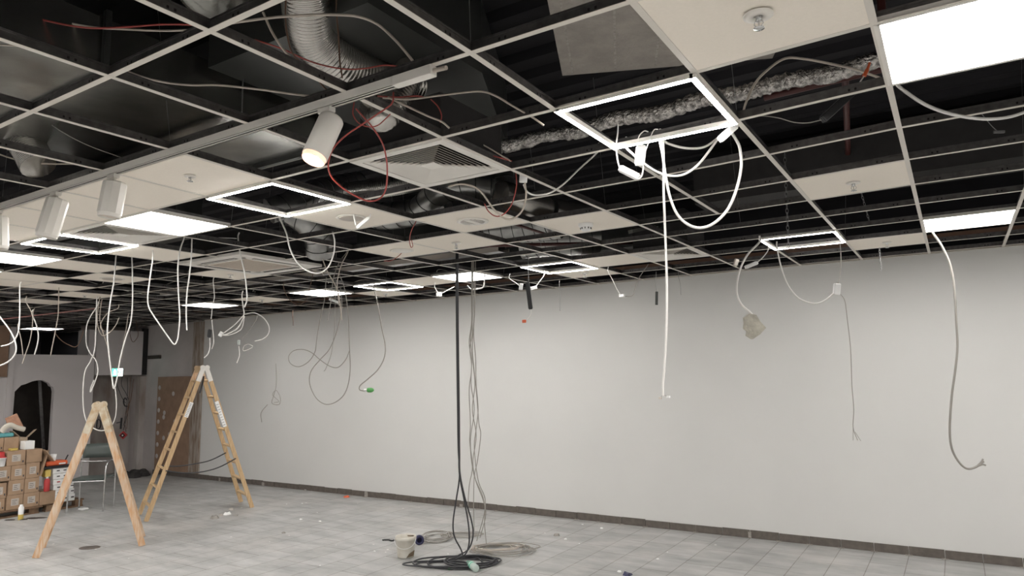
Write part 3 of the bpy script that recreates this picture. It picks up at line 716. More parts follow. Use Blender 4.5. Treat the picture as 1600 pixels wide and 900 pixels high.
# right top
cable([(1160, 190, 3.4), (1164, 165), (1180, 130), (1203, 106), (1228, 91), (1256, 92), (1290, 98), (1335, 108), (1378, 123)], 4, 'cc', 'grey cable arching above the grid beside the foil pipe', up=0)
block('light_driver', 1310, 164, 3.1, .19, .036, .03, 43, 'black', 'long black driver hanging at a slant at upper right')
cable([(1336, 141, 3.1), (1344, 128), (1352, 116)], 2.2, 'cw', 'short white lead from the slanted black driver', up=0)
MB().tube([atd(1350, 119, 3.1), atd(1355, 109, 3.1)], .009, 8, smooth=0).tube([atd(1355, 109, 3.1), atd(1359, 98, 3.1)], .006, 8, smooth=0).build('wire_connector', 'orange', label='orange red wire connector above the slanted black driver', category='connector')
cable([(1285, 187, 3.1), (1262, 192), (1240, 191), (1215, 184), (1185, 181), (1155, 186)], 1.6, 'cg', 'thin grey lead leaving the slanted black driver to the left', up=0)
cable([(1400, 130, 3.1), (1420, 147), (1445, 163), (1475, 175), (1510, 183), (1545, 186), (1580, 182), (1620, 168)], 5.5, 'cw', 'thick white cable sagging under the biggest light panel')
cable([(1457, 363, 5.6), (1470, 382), (1484, 412), (1491, 450), (1494, 500), (1496, 540), (1493, 575), (1487, 620), (1484, 670), (1487, 700), (1497, 720), (1510, 732), (1524, 730), (1537, 721)], 4, 'cg', 'long thick cable hanging at the right before the wall, frayed at its end', more=[[(1526, 729, 5.6), (1535, 726), (1540, 727)], [(1526, 729, 5.6), (1533, 722), (1536, 717)]])
cable([(1526, 168, 4.0), (1548, 195), (1562, 208)], 1.2, 'wire', 'thin steel hanger wire with a clip at upper right', up=0)
MB().rbox((-.03, -.006, -.008), (.03, .006, .008), .003, 0, TR(atd(1561, 206, 4.0), tuple(UP), (.8, .4, -.45))).build('hanger_clip', 'wire', label='bent metal hanger clip dangling at upper right', category='clip')
cable([(1187, 378, 5.5), (1168, 398), (1155, 425), (1151, 455), (1158, 475), (1172, 488), (1178, 496)], 4, 'cw', 'white cable curving down to a hanging cement lump')
cl = [atd(x, y, 5.5) for x, y in ((1163, 497), (1172, 490), (1181, 492), (1187, 502), (1196, 512), (1187, 522), (1175, 530), (1167, 525), (1168, 518), (1163, 514), (1164, 505))]
MB().prism([p-FW*.015 for p in cl], FW*.05).build('cement_lump', 'cem', label='broken grey cement lump hanging on a white cable', category='cement lump')
cable([(1214, 387, 5.5), (1220, 415), (1230, 443), (1247, 465), (1270, 474), (1288, 470), (1304, 457)], 2.6, 'cw', 'white cable swinging from the right frame light to a clear connector')
block('terminal_block', 1307.5, 452, 5.5, .09, .05, .03, 85, 'whitep', 'clear white terminal block hanging before the wall at right', 'terminal block', False)
cable([(1312, 375, 5.6), (1314, 400), (1313, 425), (1309, 445)], 1.6, 'cg', 'thin wire from the grid down to the terminal block')
cable([(1312, 458, 5.5), (1320, 470), (1324, 500), (1329, 545), (1331, 600), (1334, 640), (1333, 668), (1340, 688)], 1.4, 'cg', 'thin dark wire hanging below the terminal block with split ends', up=0, more=[[(1333, 668, 5.5), (1333, 688)], [(1336, 675, 5.5), (1345, 689)]])
block('light_driver', 1174, 414, 5.7, .10, .03, .03, 22, 'whitep', 'small white driver next to the cement lump cable')
cable([(1200, 391, 5.7), (1192, 402), (1183, 410)], 2, 'cw', 'short white cable from the right frame light to its driver')
block('terminal_block', 1150, 410, 6.1, .06, .035, .03, 75, 'capgrey', 'greyish terminal block lying on the grid near the wall', 'terminal block', False)
cable([(1060, 431, 7.0), (1063, 445), (1064, 461)], 1, 'wire', 'thin steel wire end before the wall right of the long white cable')
cable([(950, 424, 7.4), (957, 437), (963, 450), (969, 460)], 1.6, 'cw', 'thin white wire dropping to a tiny white connector')
MB().rbox((-.03, -.02, -.015), (.03, .02, .015), .006, 0, Matrix.Translation(atd(972, 462, 7.4))).build('wire_connector', 'whitep', label='tiny white connector hanging before the wall near centre', category='connector')
cable([(975, 463, 7.4), (988, 462), (993, 448), (1000, 432), (1013, 413)], 1.4, 'cg', 'thin grey wire rising from the tiny white connector', up=0)
cable([(1025, 432, 7.2), (1025, 445), (1026, 456)], 1, 'wire', 'thin wire holding a small dark strip before the wall')
block('metal_strip', 1026, 466, 7.2, .14, .027, .012, 89, 'galvd', 'small dark perforated strip hanging before the wall', 'strip', False)
cable([(825, 352, 7.1), (825, 400), (826, 441)], 1, 'wire', 'long thin wire carrying the black stick driver', up=0)
block('light_driver', 826.5, 462, 7.1, .27, .045, .04, 97, 'black', 'black stick-shaped driver hanging upright near the wall at centre')
cable([(830, 483, 7.1), (829, 492), (823, 500)], 1, 'cw', 'tiny white lead below the black stick driver', up=0)
MB().rbox((-.02, -.012, -.016), (.02, .012, .016), .006, 0, Matrix.Translation(atd(819, 502, 7.1))).build('wire_connector', 'orange', label='tiny orange connector below the black stick driver', category='connector')
block('terminal_block', 814, 448, 7.2, .07, .04, .03, 80, 'whitep', 'white terminal block left of the black stick driver', 'terminal block', False)
block('light_driver', 834, 450, 7.2, .07, .035, .03, 15, 'whitep', 'small white driver right of the black stick driver', 'driver', False)
cable([(850, 430, 7.2), (843, 440), (837, 448)], 1.8, 'cw', 'short white cable to the small driver beside the black stick')
cable([(796, 435, 7.3), (806, 442), (812, 447)], 1.4, 'cw', 'short white cable to the terminal block beside the black stick')
cable([(874, 442, 7.8), (875, 460), (875, 486)], .9, 'wire', 'thin steel wire end before the wall right of the black stick')
cable([(679, 448, 8.2), (684, 457), (686, 460), (700, 453), (710, 448)], 1.4, 'cw', 'thin white wire with a bead above the wall left of the black cable')
MB().rbox((-.03, -.02, -.025), (.03, .02, .025), .008, 0, Matrix.Translation(atd(686, 460, 8.2))).build('wire_connector', 'whitep', label='white bead connector under the panel left of the black cable', category='connector')
cable([(757, 436, 7.6), (756, 447), (750, 451), (737, 452), (730, 446)], 2.4, 'cw', 'white bracket-like cable bend under the light panel near the wall')
# chains
def chain(x0, y0, x1, y1, D, lab, n=22):
    b = MB(); p, q = atd(x0, y0, D), atd(x1, y1, D)
    for k in range(n):
        c = p.lerp(q, (k+.5)/n); h = (q-p).length/n*.68
        ax = RT if k % 2 else FW; u = (q-p).normalized()
        ring = [c+u*(cos(a)*h)+ax*(sin(a)*h*.45) for a in [2*pi*i/8 for i in range(9)]]
        b.tube(ring, .0018, 4, smooth=0, cap=False)
    b.build('hanging_chain', 'wire', label=lab, category='chain')
chain(1226, 240, 1232, 386, 5.0, 'small steel chain hanging through the right frame light')
chain(1346, 302, 1358, 345, 5.5, 'short steel chain near the sprinkler tile at right', 9)
chain(1374, 387, 1377, 424, 5.9, 'short fine chain before the top of the wall at right', 9)

# centre hanging bundles to the floor
D1 = 6.95
t = thing('black_cable_bundle', atz(725, 868, 0), 'bundle of thick black cables hanging to a coil on the floor', 'cable bundle')
for k, pts in enumerate([
   [(713, 408, D1), (713, 470), (714, 560), (715, 640), (716, 700), (718, 742), (713, 780), (708, 815), (710, 838), (720, 858), (724, 870, 6.75)],
   [(714, 408, D1), (714, 480), (715, 570), (716, 650), (717, 705), (718, 742), (726, 785), (732, 820), (733, 848), (727, 866), (712, 874, 6.7)],
   [(715.5, 408, D1+.02), (715.5, 480), (716.5, 570), (717.5, 650), (718, 705), (719, 742), (727, 780), (737, 815), (739, 838), (732, 858), (716, 868, 6.8)]]):
    P = path(pts); P = [P[0]+Vector((0, 0, .15))]+P; P[-1].z = max(P[-1].z, .012)
    MB().tube(P, .0075, 8, smooth=6).build('cable_strand', 'ck', t)
E1 = Vector((RT.x, RT.y, 0)).normalized(); E2 = Vector((FW.x, FW.y, 0)).normalized()
def coil(name, px, py, a, bq, loops, r, m, parent, seed, zmax=.03, jit=.3):
    rr = random.Random(seed); c = atz(px, py, 0); pts = []
    for k in range(loops):
        sa, sb = rr.uniform(1-jit, 1+jit*.4), rr.uniform(1-jit, 1+jit*.3); ox, oy = rr.uniform(-.15, .15)*a, rr.uniform(-.15, .15)*bq
        z = r+zmax*k/loops
        for q in range(10):
            an = 2*pi*q/10; pts.append(c+E1*(ox+cos(an)*a*sa)+E2*(oy+sin(an)*bq*sb)+Vector((0, 0, z+rr.uniform(0, .008))))
    return MB().tube(pts, r, 6, smooth=4).build(name, m, parent)
coil('floor_coil', 733, 881, .27, .20, 4, .0075, 'ck', t, 11, .035, .25)
coil('floor_coil', 718, 882, .36, .19, 3, .0075, 'ck', t, 12, .03, .35)
coil('floor_coil', 687, 884, .30, .10, 2, .0075, 'ck', t, 13, .02, .2)
t = thing('grey_cable_bundle', atz(745, 855, 0), 'loose bundle of thin grey cables twisting down to the floor right of the black ones', 'cable bundle')
D2 = 7.25
S = [[(737, 424, D2), (737, 480), (738, 520), (734, 545), (737, 575), (733, 610), (735, 660), (734, 690), (738, 730), (733, 760), (731, 800), (733, 835, 7.1)],
     [(738, 424, D2), (738, 500), (735, 530), (738, 560), (742, 600), (738, 640), (744, 680), (739, 720), (743, 750), (755, 782), (759, 805), (750, 840, 7.1)],
     [(739, 424, D2), (737, 500), (733, 535), (737, 565), (736, 600), (741, 640), (735, 690), (740, 740), (754, 775), (757, 800), (745, 845, 7.0)],
     [(740.5, 424, D2), (741, 490), (738, 540), (741, 580), (745, 620), (748, 660), (751, 680), (746, 720), (741, 745), (740, 790), (741, 830, 7.2)],
     [(743, 424, D2+.05), (742, 480), (740, 520), (743, 560), (744, 600), (747, 640), (744, 670), (741, 700), (747, 750), (758, 780), (757, 815), (760, 850, 7.0)]]
for k, pts in enumerate(S):
    P = path(pts); P = [P[0]+Vector((0, 0, .15))]+P; P[-1].z = max(P[-1].z, .01)
    MB().tube(P, .0042, 6, smooth=6).build('cable_strand', 'cg', t)
coil('floor_coil', 683, 842, .16, .22, 6, .004, 'cg', t, 21, .05, .25)
coil('floor_coil', 722, 838, .22, .10, 3, .004, 'cg', t, 24, .03, .3)
coil('floor_coil', 790, 862, .30, .22, 7, .004, 'cg', t, 22, .04, .3)
coil('floor_coil', 775, 858, .26, .14, 5, .004, 'cc', t, 23, .03, .3)
# middle
cable([(437, 340, 5.3), (447, 363), (453, 388), (463, 408), (478, 422), (497, 427), (512, 418), (521, 398), (523, 378), (520, 362)], 3, 'cw', 'white cable hanging in a deep U below the centre frame light')
cable([(530, 428, 7.6), (538, 450), (544, 490), (546, 540), (547, 580), (541, 610), (528, 626), (510, 632), (494, 622), (484, 600), (486, 580), (500, 562), (515, 545), (527, 515), (534, 480), (532, 450)], 1.7, 'cg', 'thin grey cable making a long oval loop before the wall')
cable([(509, 440, 7.7), (507, 468), (500, 500), (495, 530), (492, 550), (482, 565), (467, 573), (454, 568), (451, 557), (459, 548), (473, 546), (487, 551), (500, 562), (515, 572), (528, 574), (540, 562), (546, 548)], 1.5, 'cg', 'thin grey cable with a small side loop before the wall')
cable([(523, 500, 8.0), (521, 530), (517, 555), (509, 576), (506, 580)], 1, 'cg', 'hair-thin wire with a small hook end inside the cable loops', up=.9)
cable([(584, 449, 8.2), (590, 475), (597, 515), (602, 540), (600, 560), (590, 578), (575, 592), (563, 602), (562, 609), (570, 611)], 2, 'cg', 'dark cable hanging to a green plug before the wall')
pc = atd(578, 609.5, 8.2)
t = thing('green_plug', pc, 'green plug on the end of a dark cable before the wall', 'plug')
MB().tube([pc-RT*.07, pc-RT*.03], .014, 8, smooth=0).build('sleeve', 'whitep', t)
MB().lathe([(.018, 0), (.028, .01), (.030, .05), (.018, .075), (.001, .085)], TR(pc-RT*.035, tuple(RT)), 12).build('plug_body', 'green', t)
cable([(650, 346, 5.0), (643, 360), (640, 375), (642, 386), (645, 384), (643, 375)], 1.5, 'cr', 'short reddish wire with a tiny loop end before the white cap tile')
cable([(555, 318, 4.7), (553, 335), (556, 352)], 2.6, 'cw', 'short white cable left of the small white tube under the round cap tile')
cable([(577, 322, 4.7), (579, 333), (577, 341)], 2, 'cw', 'short white cable right of the small white tube under the round cap tile')
block('light_driver', 567, 348, 4.7, .10, .022, .022, 40, 'whitep', 'slim white tube driver dangling below the tile with the round cap')
cable([(500, 375, 6.2), (503, 400), (512, 425), (525, 448), (531, 470), (534, 500)], 2, 'cc', 'cream cable falling through the grid openings left of centre')
cable([(543, 395, 6.6), (533, 415), (527, 440), (528, 460), (530, 478)], 1.8, 'cc', 'cream cable crossing the grid left of the small frame light')
cable([(541, 395, 6.8), (530, 410), (521, 435), (517, 470), (512, 500)], 1.4, 'cg', 'thin grey cable pair slanting down left of the small frame light')
cable([(443, 448, 7.2), (448, 462), (458, 473), (468, 476), (478, 468), (484, 450), (489, 428)], 1.1, 'cb', 'hair-thin brownish wire sagging in front of the light panel near the wall')
cable([(636, 384, 6.2), (625, 398), (612, 407), (600, 408)], 1.3, 'cr', 'thin reddish wire curling above the tray left of the sprinkler tile', up=0)
cable([(457, 490, 9.0), (458, 500), (458, 509)], 1.2, 'cb', 'thin brown wire stub before the wall right of the tall ladder')
block('light_driver', 522, 470, 7.8, .12, .025, .025, -22, 'whitep', 'white stick driver under the panel near the wall left of centre', 'driver', False)
# red and cream cables, upper left
cable([(612, 162, 2.75), (590, 178), (565, 195), (540, 212), (521, 232), (513, 255), (517, 275), (533, 292), (553, 305), (575, 314), (592, 311), (602, 298), (605, 275), (604, 250), (598, 225), (585, 203), (570, 185), (556, 170)], 2.6, 'cr', 'red cable making a big loop in front of the lit spotlight')
cable([(552, 168, 2.85), (552, 180), (560, 192), (575, 198), (590, 196), (603, 185), (610, 178)], 2, 'cr', 'small red cable loop hanging from the track end', up=.05)
cable([(-20, 0, 2.9), (20, 15), (60, 29), (110, 40), (150, 44), (200, 42), (255, 38), (308, 39)], 3, 'cr', 'red cable draped across the openings at top left', up=0)
cable([(35, -5, 3.0), (70, 22), (105, 35), (150, 43), (200, 46), (250, 48), (300, 47)], 3.6, 'cc', 'cream cable draped beside the red one at top left', up=0)
cable([(398, 62, 3.0), (440, 76), (475, 92), (505, 102), (540, 108), (570, 107), (600, 102), (625, 104)], 2.4, 'cr', 'red cable crossing in front of the aluminium duct', up=0)
cable([(448, -20, 2.9), (446, 20), (449, 55), (458, 85), (480, 105), (505, 135), (515, 143)], 2.6, 'cb', 'dark red cable running down left side of the aluminium duct', up=0)
cable([(525, -20, 3.0), (526, 20), (529, 60), (531, 95), (535, 122)], 2.6, 'cb', 'dark red cable running down right side of the aluminium duct', up=0)
cable([(343, 39, 2.75), (375, 34), (420, 28), (470, 24), (520, 23), (560, 26), (590, 38), (615, 60), (633, 80), (647, 98)], 4.5, 'cc', 'thick cream cable arching over the aluminium duct', up=0)
cable([(411, 19, 2.8), (425, 50), (445, 80), (470, 105), (495, 120), (525, 127), (552, 134)], 4, 'cc', 'cream cable curving down under the aluminium duct', up=0)
cable([(200, 112, 2.9), (225, 121), (260, 129), (300, 133), (340, 133), (400, 139), (450, 146), (492, 151)], 3.4, 'cc', 'cream cable lying across the duct openings left of the track', up=0)
cable([(598, 153, 3.0), (640, 155), (680, 150), (720, 145), (752, 143), (775, 150), (800, 165), (830, 182), (850, 196)], 3.2, 'cc', 'cream cable running over the duct box to the right', up=0)
cable([(606, 152, 2.95), (640, 168), (670, 182), (690, 190), (702, 200)], 3.2, 'cc', 'short cream cable sloping down beside the galvanised tee', up=0)
cable([(590, 150, 3.0), (620, 152), (650, 150), (662, 152)], 2.4, 'cr', 'short red cable behind the track end', up=0)
cable([(673, 155, 3.05), (684, 166), (690, 180), (688, 192)], 2, 'cr', 'short red cable hooked over the duct box', up=0)
cable([(720, 222, 3.6), (750, 238), (780, 246), (800, 252)], 2, 'cr', 'red cable lying on the edge of the big diffuser', up=0)
cable([(735, 216, 3.6), (765, 232), (798, 252)], 2.2, 'cc', 'cream cable lying beside the big diffuser edge', up=0)
cable([(-10, 238, 3.9), (20, 248), (45, 254), (80, 256), (115, 256)], 2.5, 'cc', 'grey cable lying above the openings at the left edge', up=0)
cable([(-5, 70, 2.7), (30, 72), (52, 76)], 3, 'cc', 'short cream cable on the duct at the left edge', up=0)
cable([(66, 185, 3.7), (100, 208), (140, 228), (195, 248)], 1.5, 'cg', 'thin wire crossing the black opening at left', up=0)
# left hanging cables
cable([(372, 372, 6.0), (376, 400), (382, 425), (385, 450), (386, 468), (382, 480)], 2.6, 'cw', 'white cable reaching down to the tied bunch beside the tall ladder')
cable([(378, 462, 7.0), (380, 480), (381, 492), (372, 512), (355, 522), (347, 523)], 2.2, 'cw', 'white cable bunch ending in a flat connector above the tall ladder', more=[[(381, 492, 7.0), (366, 508), (350, 520)], [(382, 494, 7.0), (377, 514), (360, 523), (348, 524)]])
block('cable_connector', 345, 522, 7.0, .05, .035, .02, 60, 'whitep', 'flat white connector held out by a white bunch above the tall ladder', 'connector', False)
cable([(382, 491, 7.0), (398, 489), (412, 497), (420, 510), (419, 522), (410, 530), (398, 533)], 1.8, 'cw', 'white cable arc bowing right of the tied bunch', up=0)
cable([(287, 374, 5.9), (281, 392), (278, 420), (279, 460), (281, 495), (279, 520), (277, 532), (272, 538), (264, 528), (250, 508), (238, 490), (232, 478), (231, 462), (235, 430), (239, 400), (236, 378)], 2.6, 'cw', 'long white cable hanging in a sharp V above the brown board')
cable([(300, 369, 5.9), (299, 400), (296, 430), (292, 460), (291, 490), (292, 516)], 2.6, 'cw', 'straight white cable end hanging right of the V-shaped cable')
cable([(181, 402, 6.6), (178, 440), (172, 475), (168, 515), (170, 550), (175, 590), (178, 607), (183, 590), (188, 560), (196, 530), (204, 505), (207, 475), (207, 430), (206, 402)], 2.6, 'cw', 'long white cable loop hanging in front of the exit sign')
cable([(152, 478, 8.4), (141, 495), (135, 512), (135, 537), (141, 552), (150, 563), (153, 580), (149, 595), (142, 612), (142, 606), (147, 594)], 2, 'cw', 'white cable with a narrow hook end left of the exit sign')
cable([(151, 470, 8.2), (150, 510), (148, 545), (142, 563), (133, 580), (130, 605), (130, 632), (134, 655), (143, 667), (158, 673), (172, 668), (180, 652), (182, 630), (180, 606)], 2, 'cw', 'white cable swinging low behind the small wooden ladder')
cable([(155, 470, 8.6), (152, 495), (153, 510), (160, 524), (172, 519), (181, 508), (186, 496)], 1.8, 'cc', 'grey cable curling under the grid above the exit sign')
cable([(158, 474, 8.6), (156, 500), (162, 522), (168, 540), (171, 556)], 1.8, 'cc', 'grey cable dropping just left of the exit sign')
cable([(184, 482, 8.3), (170, 488), (160, 500), (157, 512), (164, 518)], 1.6, 'cc', 'short grey curl of cable between longer white ones at left')
cable([(200, 495, 9.2), (197, 515), (193, 535), (190, 560)], 1.5, 'cc', 'thin grey cable above the exit sign at its right')
cable([(-8, 480, 6.8), (0, 495), (14, 514), (23, 532), (25, 548), (19, 560), (8, 568), (-5, 573)], 2.6, 'cw', 'white cable bending back at the left edge of the photo')
cable([(31, 448, 7.4), (31, 490), (29, 516), (23, 531), (14, 538), (2, 541)], 2.4, 'cw', 'white cable curving to the left edge above the partition')
cable([(50, 490, 8.4), (57, 508), (60, 525), (58, 540), (54, 554)], 2.2, 'cw', 'short white cable bowed right before the dark gap over the partition')
cable([(52, 488, 8.6), (50, 515), (46, 535), (40, 553), (35, 568)], 1.8, 'cc', 'grey cable slanting left over the partition top')
cable([(28, 510, 8.2), (33, 530), (36, 555)], 1.6, 'cc', 'short grey cable end near the left partition corner')
cable([(92, 448, 8.2), (91, 490), (86, 520), (82, 540), (79, 556)], 1.8, 'cc', 'straight grey cable end over the middle of the partition')
cable([(86, 520, 9.5), (96, 532), (108, 539), (118, 542), (125, 533), (131, 515)], 1.4, 'cb', 'brown cable sagging in the dark gap over the partition')
cable([(40, 470, 7.8), (48, 485), (52, 498)], 1.8, 'cc', 'short cream cable dropping at far left under the tiles')
cable([(333, 440, 7.2), (335, 462), (332, 480), (330, 498)], 1.6, 'cw', 'thin white wire above the tall ladder top')
block('terminal_block', 327.5, 521, 7.2, .075, .035, .03, 85, 'black', 'dark terminal block hanging above the tall ladder', 'terminal block')
cable([(331, 500, 7.2), (333, 520), (334, 535), (331, 545)], 1.6, 'cw', 'thin white wire passing beside the dark terminal block', up=0)
cable([(328, 528, 7.2), (328, 542), (325, 553), (319, 559)], 1.8, 'cw', 'curved white wire end just above the tall ladder top', up=0)
cable([(400, 500, 9.0), (390, 515), (378, 530)], .9, 'cg', 'hair-thin wire slanting right of the tall ladder')
block('terminal_block', 373, 535, 8.8, .06, .03, .02, 88, 'clear', 'tiny clear terminal strip before the wall right of the tall ladder', 'terminal block', False)
cable([(373, 541, 8.8), (374, 555), (370, 567)], 1.6, 'cw', 'short white wire under the tiny clear strip', up=0)
cable([(395, 541, 8.9), (388, 538), (381, 541), (380, 548), (388, 546), (394, 543)], 1.4, 'cw', 'tiny curled white wire before the wall right of the tall ladder', up=0)
cable([(431, 568, 9.3), (432, 590), (431, 606), (427, 620), (425, 630), (436, 632), (438, 622), (432, 610), (426, 617), (436, 627), (428, 629)], 1.2, 'cg', 'knotted thin wire tangle on the wall', up=0)
cable([(418, 632, 9.3), (408, 645), (409, 660)], 1.2, 'cg', 'short thin wire with a dark tip beside the wire tangle', up=0)

# loose cables lying over the far part of the grid
rl = random.Random(31)
for k in range(14):
    i0 = rl.uniform(-17, -6); j0 = rl.uniform(4.5, 9.5); P = []
    ax_, ay_ = rl.uniform(-1, 1), rl.uniform(-.7, .7)
    for q in range(5): P.append(Vector(((i0+ax_*q*.9+rl.uniform(-.25, .25))*C, (j0+ay_*q*.8+rl.uniform(-.25, .25))*C, HC+.05+rl.uniform(0, .12))))
    o = MB().tube(P, .0045, 5, smooth=5).build('loose_cable', ['cc', 'cw', 'cg'][k % 3], label='thin pale cable lying loosely on top of the far ceiling grid', category='cable')
    o['group'] = 'cables lying on the far grid'
# hanger wires of the grid
hw = MB()
for i in range(-12, 4):
    for j in range(-1, 11, 2):
        if (i+j) % 3 == 0: p = nd(i, j); hw.tube([p+Vector((0, 0, .04)), p+Vector((random.uniform(-.1, .1), random.uniform(-.1, .1), ZS-HC))], .0012, 4, smooth=0)
hw.build('hanger_wires', 'wire', label='thin steel hanger wires rising from the grid into the dark void', category='hanger wires', kind='stuff')

# ------------------------------------------------------------------ exit sign
t = thing('exit_sign', atx(183, 581, XE+.05), 'lit green and white exit sign under the bulkhead at left', 'exit sign')
pa = atx(175.5, 576, XE+.04); pb = atx(191.5, 587.5, XE+.04)
y0, y1, z0, z1 = pa.y, pb.y, pb.z, pa.z
MB().box((XE, y0-.01, z0-.01), (XE+.035, y1+.01, z1+.01)).build('housing', 'white', t)
ym = y0+(y1-y0)*.5
MB().box((XE+.035, y0, z0), (XE+.038, ym, z1)).build('pictogram_field', 'exitg', t)
MB().box((XE+.035, ym, z0), (XE+.038, y1, z1)).build('arrow_field', 'exitw', t)
X_ = XE+.0395; h = z1-z0; wd = ym-y0
def pic(q): return [Vector((X_, y0+wd*u, z0+h*v)) for u, v in q]
b = MB().lathe([(.001, 0), (h*.075, 0), (.001, .002)], TR(Vector((X_, y0+wd*.5, z0+h*.82)), (1, 0, 0)), 12)
b.prism(pic([(.42, .45), (.58, .45), (.62, .72), (.45, .74)]), (.001, 0, 0)).prism(pic([(.42, .48), (.52, .48), (.40, .12), (.28, .12)]), (.001, 0, 0))
b.prism(pic([(.48, .48), (.58, .48), (.72, .32), (.70, .12), (.62, .12), (.63, .28)]), (.001, 0, 0)).prism(pic([(.62, .70), (.80, .55), (.76, .50), (.58, .62)]), (.001, 0, 0)).prism(pic([(.45, .72), (.25, .58), (.28, .52), (.48, .64)]), (.001, 0, 0))
b.build('running_figure', 'exitw', t)
b = MB().prism([Vector((X_, ym+wd*u, z0+h*v)) for u, v in ((.2, .42), (.55, .42), (.55, .25), (.85, .5), (.55, .75), (.55, .58), (.2, .58))], (.001, 0, 0)); b.build('arrow', 'exitg', t)

# niche wiring
wl = ['thin dark wire hanging in the niche below the exit sign', 'dark wire bowed in the niche right of the exit sign', 'straight dark wire in the niche centre', 'dark wire at the right side of the niche', 'long brown wire running down the niche to the red box']
for k, (pts, m) in enumerate([([(178, 588, 13.3), (184, 605), (190, 620), (196, 630)], 'ck'), ([(191, 588, 13.3), (190, 602), (197, 615), (202, 630), (198, 650), (193, 672)], 'ck'), ([(199, 590, 13.3), (199, 620), (196, 650), (193, 665)], 'ck'), ([(209, 592, 13.2), (205, 620), (200, 640), (198, 670)], 'cb'), ([(204, 590, 13.3), (201, 630), (195, 655), (197, 675)], 'cb')]):
    cable(pts, 1.1, m, wl[k], up=0)
cable([(212, 500, 13.0), (216, 520), (213, 530), (207, 534), (203, 522), (204, 517)], 1, 'cb', 'thin brown wire loop on the bulkhead above the exit sign', up=0)
c = atd(193.5, 679.5, 13.2)
t = thing('socket_box', c, 'tilted red flush-mounting box hanging by wires in the niche', 'socket box'); Mx = TR(c, tuple(-FW), tuple(RT+UP))
MB().rbox((-.055, -.055, 0), (.055, .055, .04), .006, 0, Mx).build('box_body', 'redp', t)
MB().box((-.035, -.035, .04), (.035, .035, .043), 0, Mx).build('dark_inside', 'darkgap', t)
MB().box((-.012, -.012, .043), (.012, .012, .048), 0, Mx).build('core', 'whitep', t)
MB().tube(path([(198, 625, 13.2), (195, 622), (193, 628), (195, 634), (199, 635)]), .012, 6).build('pipe_clip', 'black', label='small black ring clip on the wires in the niche', category='clip')
MB().beam(atd(190, 653, 13.2), atd(188.5, 670, 13.2), .03, .03).tube([atd(182, 661, 13.2), atd(190, 659, 13.2)], .008, 6, smooth=0).build('door_latch', 'black', label='black upright latch bar with arm beside the red box', category='latch')
MB().tube(path([(152, 656, 12.9), (151, 668), (154, 670), (157, 666), (157, 658), (153, 655)]), .012, 6).build('door_pull', 'black', label='black door pull seen between the legs of the small ladder', category='tool')

# ------------------------------------------------------------------ ladders
def ladder(fL, fR, rd, wb, wt, top_px, lab, wd, th, rungs, m, mtop, mfar, jl, strap=False, sticker=False):
    rd = Vector((rd[0], rd[1], 0)).normalized(); fL, fR = Vector(fL), Vector(fR); mid = (fL+fR)/2
    T = atd(top_px[0], top_px[1], depth(mid+Vector((0, 0, 1.6)))); T.x, T.y = mid.x, mid.y
    sp = (fR-fL).normalized()
    t = thing('stepladder', mid, lab, 'stepladder')
    off = rd*((wb-wt)/2)
    for f, s in ((fL, -1), (fR, 1)):
        n0, n1 = f, T+off+sp*(s*.03)-Vector((0, 0, .03)); q0, q1 = f+rd*wb, T+off+rd*wt+sp*(s*.03)-Vector((0, 0, .03))
        for a, e in ((n0, n1), (q0, q1)):
            d = (e-a).normalized(); ac = rd.cross(d).normalized()
            MB().beam(a, e, th, wd, up=ac).build('stile', m, t)
            MB().beam(e-d*jl, e+d*.03, th*1.25, wd*1.06, up=ac).build('top_joint', mtop if (a-n0).length < .01 else mfar, t)
        for k in range(rungs):
            u = (k+.75)/(rungs+.4)
            a, e = n0.lerp(n1, u), q0.lerp(q1, u); dd = (n1-n0).normalized(); ac = rd.cross(dd).normalized()
            MB().beam(a, e, .038, .024, up=dd).build('rung', m, t)
    ht = T+off
    for o_ in (Vector(), rd*wt):
        b = MB()
        b.tube([ht+o_-rd*(th*.7)-sp*.03, ht+o_+rd*(th*.7)-sp*.03], .6*wd, 14, smooth=0).tube([ht+o_-rd*(th*.7)+sp*.03, ht+o_+rd*(th*.7)+sp*.03], .6*wd, 14, smooth=0); b.build('hinge_head', mtop if o_.length < .01 else mfar, t)
    MB().beam(ht-sp*.05-Vector((0, 0, .02)), ht-sp*.05+rd*wt-Vector((0, 0, .02)), .025, .09, up=(0, 0, 1)).build('top_rail', m, t)
    if strap:
        for o_, z_, z2 in ((.02, .62, .70), (wb-.06, .64, .74)):
            a = fL.lerp(T, z_/T.z)+rd*o_; e = fR.lerp(T, z2/T.z)+rd*o_; md = (a+e)/2-Vector((0, 0, .10 if o_ < .1 else .07))
            MB().tube([a, a.lerp(md, .5)-Vector((0, 0, .02)), md, e.lerp(md, .5)-Vector((0, 0, .03)), e], .008, 6).build('safety_strap', 'ck', t, label='black sagging strap')
        hk = T+off+rd*.05-Vector((0, 0, .12))
        MB().tube([hk, hk-Vector((.03, 0, .12)), hk-Vector((.05, .02, .24))], .012, 6).build('hanging_strap_end', 'ck', t)
    if sticker:
        for f, u0, u1 in ((fL, .66, .76), (fR, .58, .76)):
            dd = (T-f).normalized(); ac = rd.cross(dd).normalized(); p, q = f.lerp(T+off, u0)-rd*(th/2+.001), f.lerp(T+off, u1)-rd*(th/2+.001)
            st = MB().beam(p, q, .0015, wd*.9, up=ac).build('sticker', 'whitep', t, label='white paper sticker')
            b = MB()
            for k in range(9): c0 = p.lerp(q, .08+.1*k)-rd*.0012; b.beam(c0-ac*wd*.33, c0+ac*wd*(.1+.22*random.random()), .001, .005, up=dd)
            b.build('print', 'ink', st)
    return t
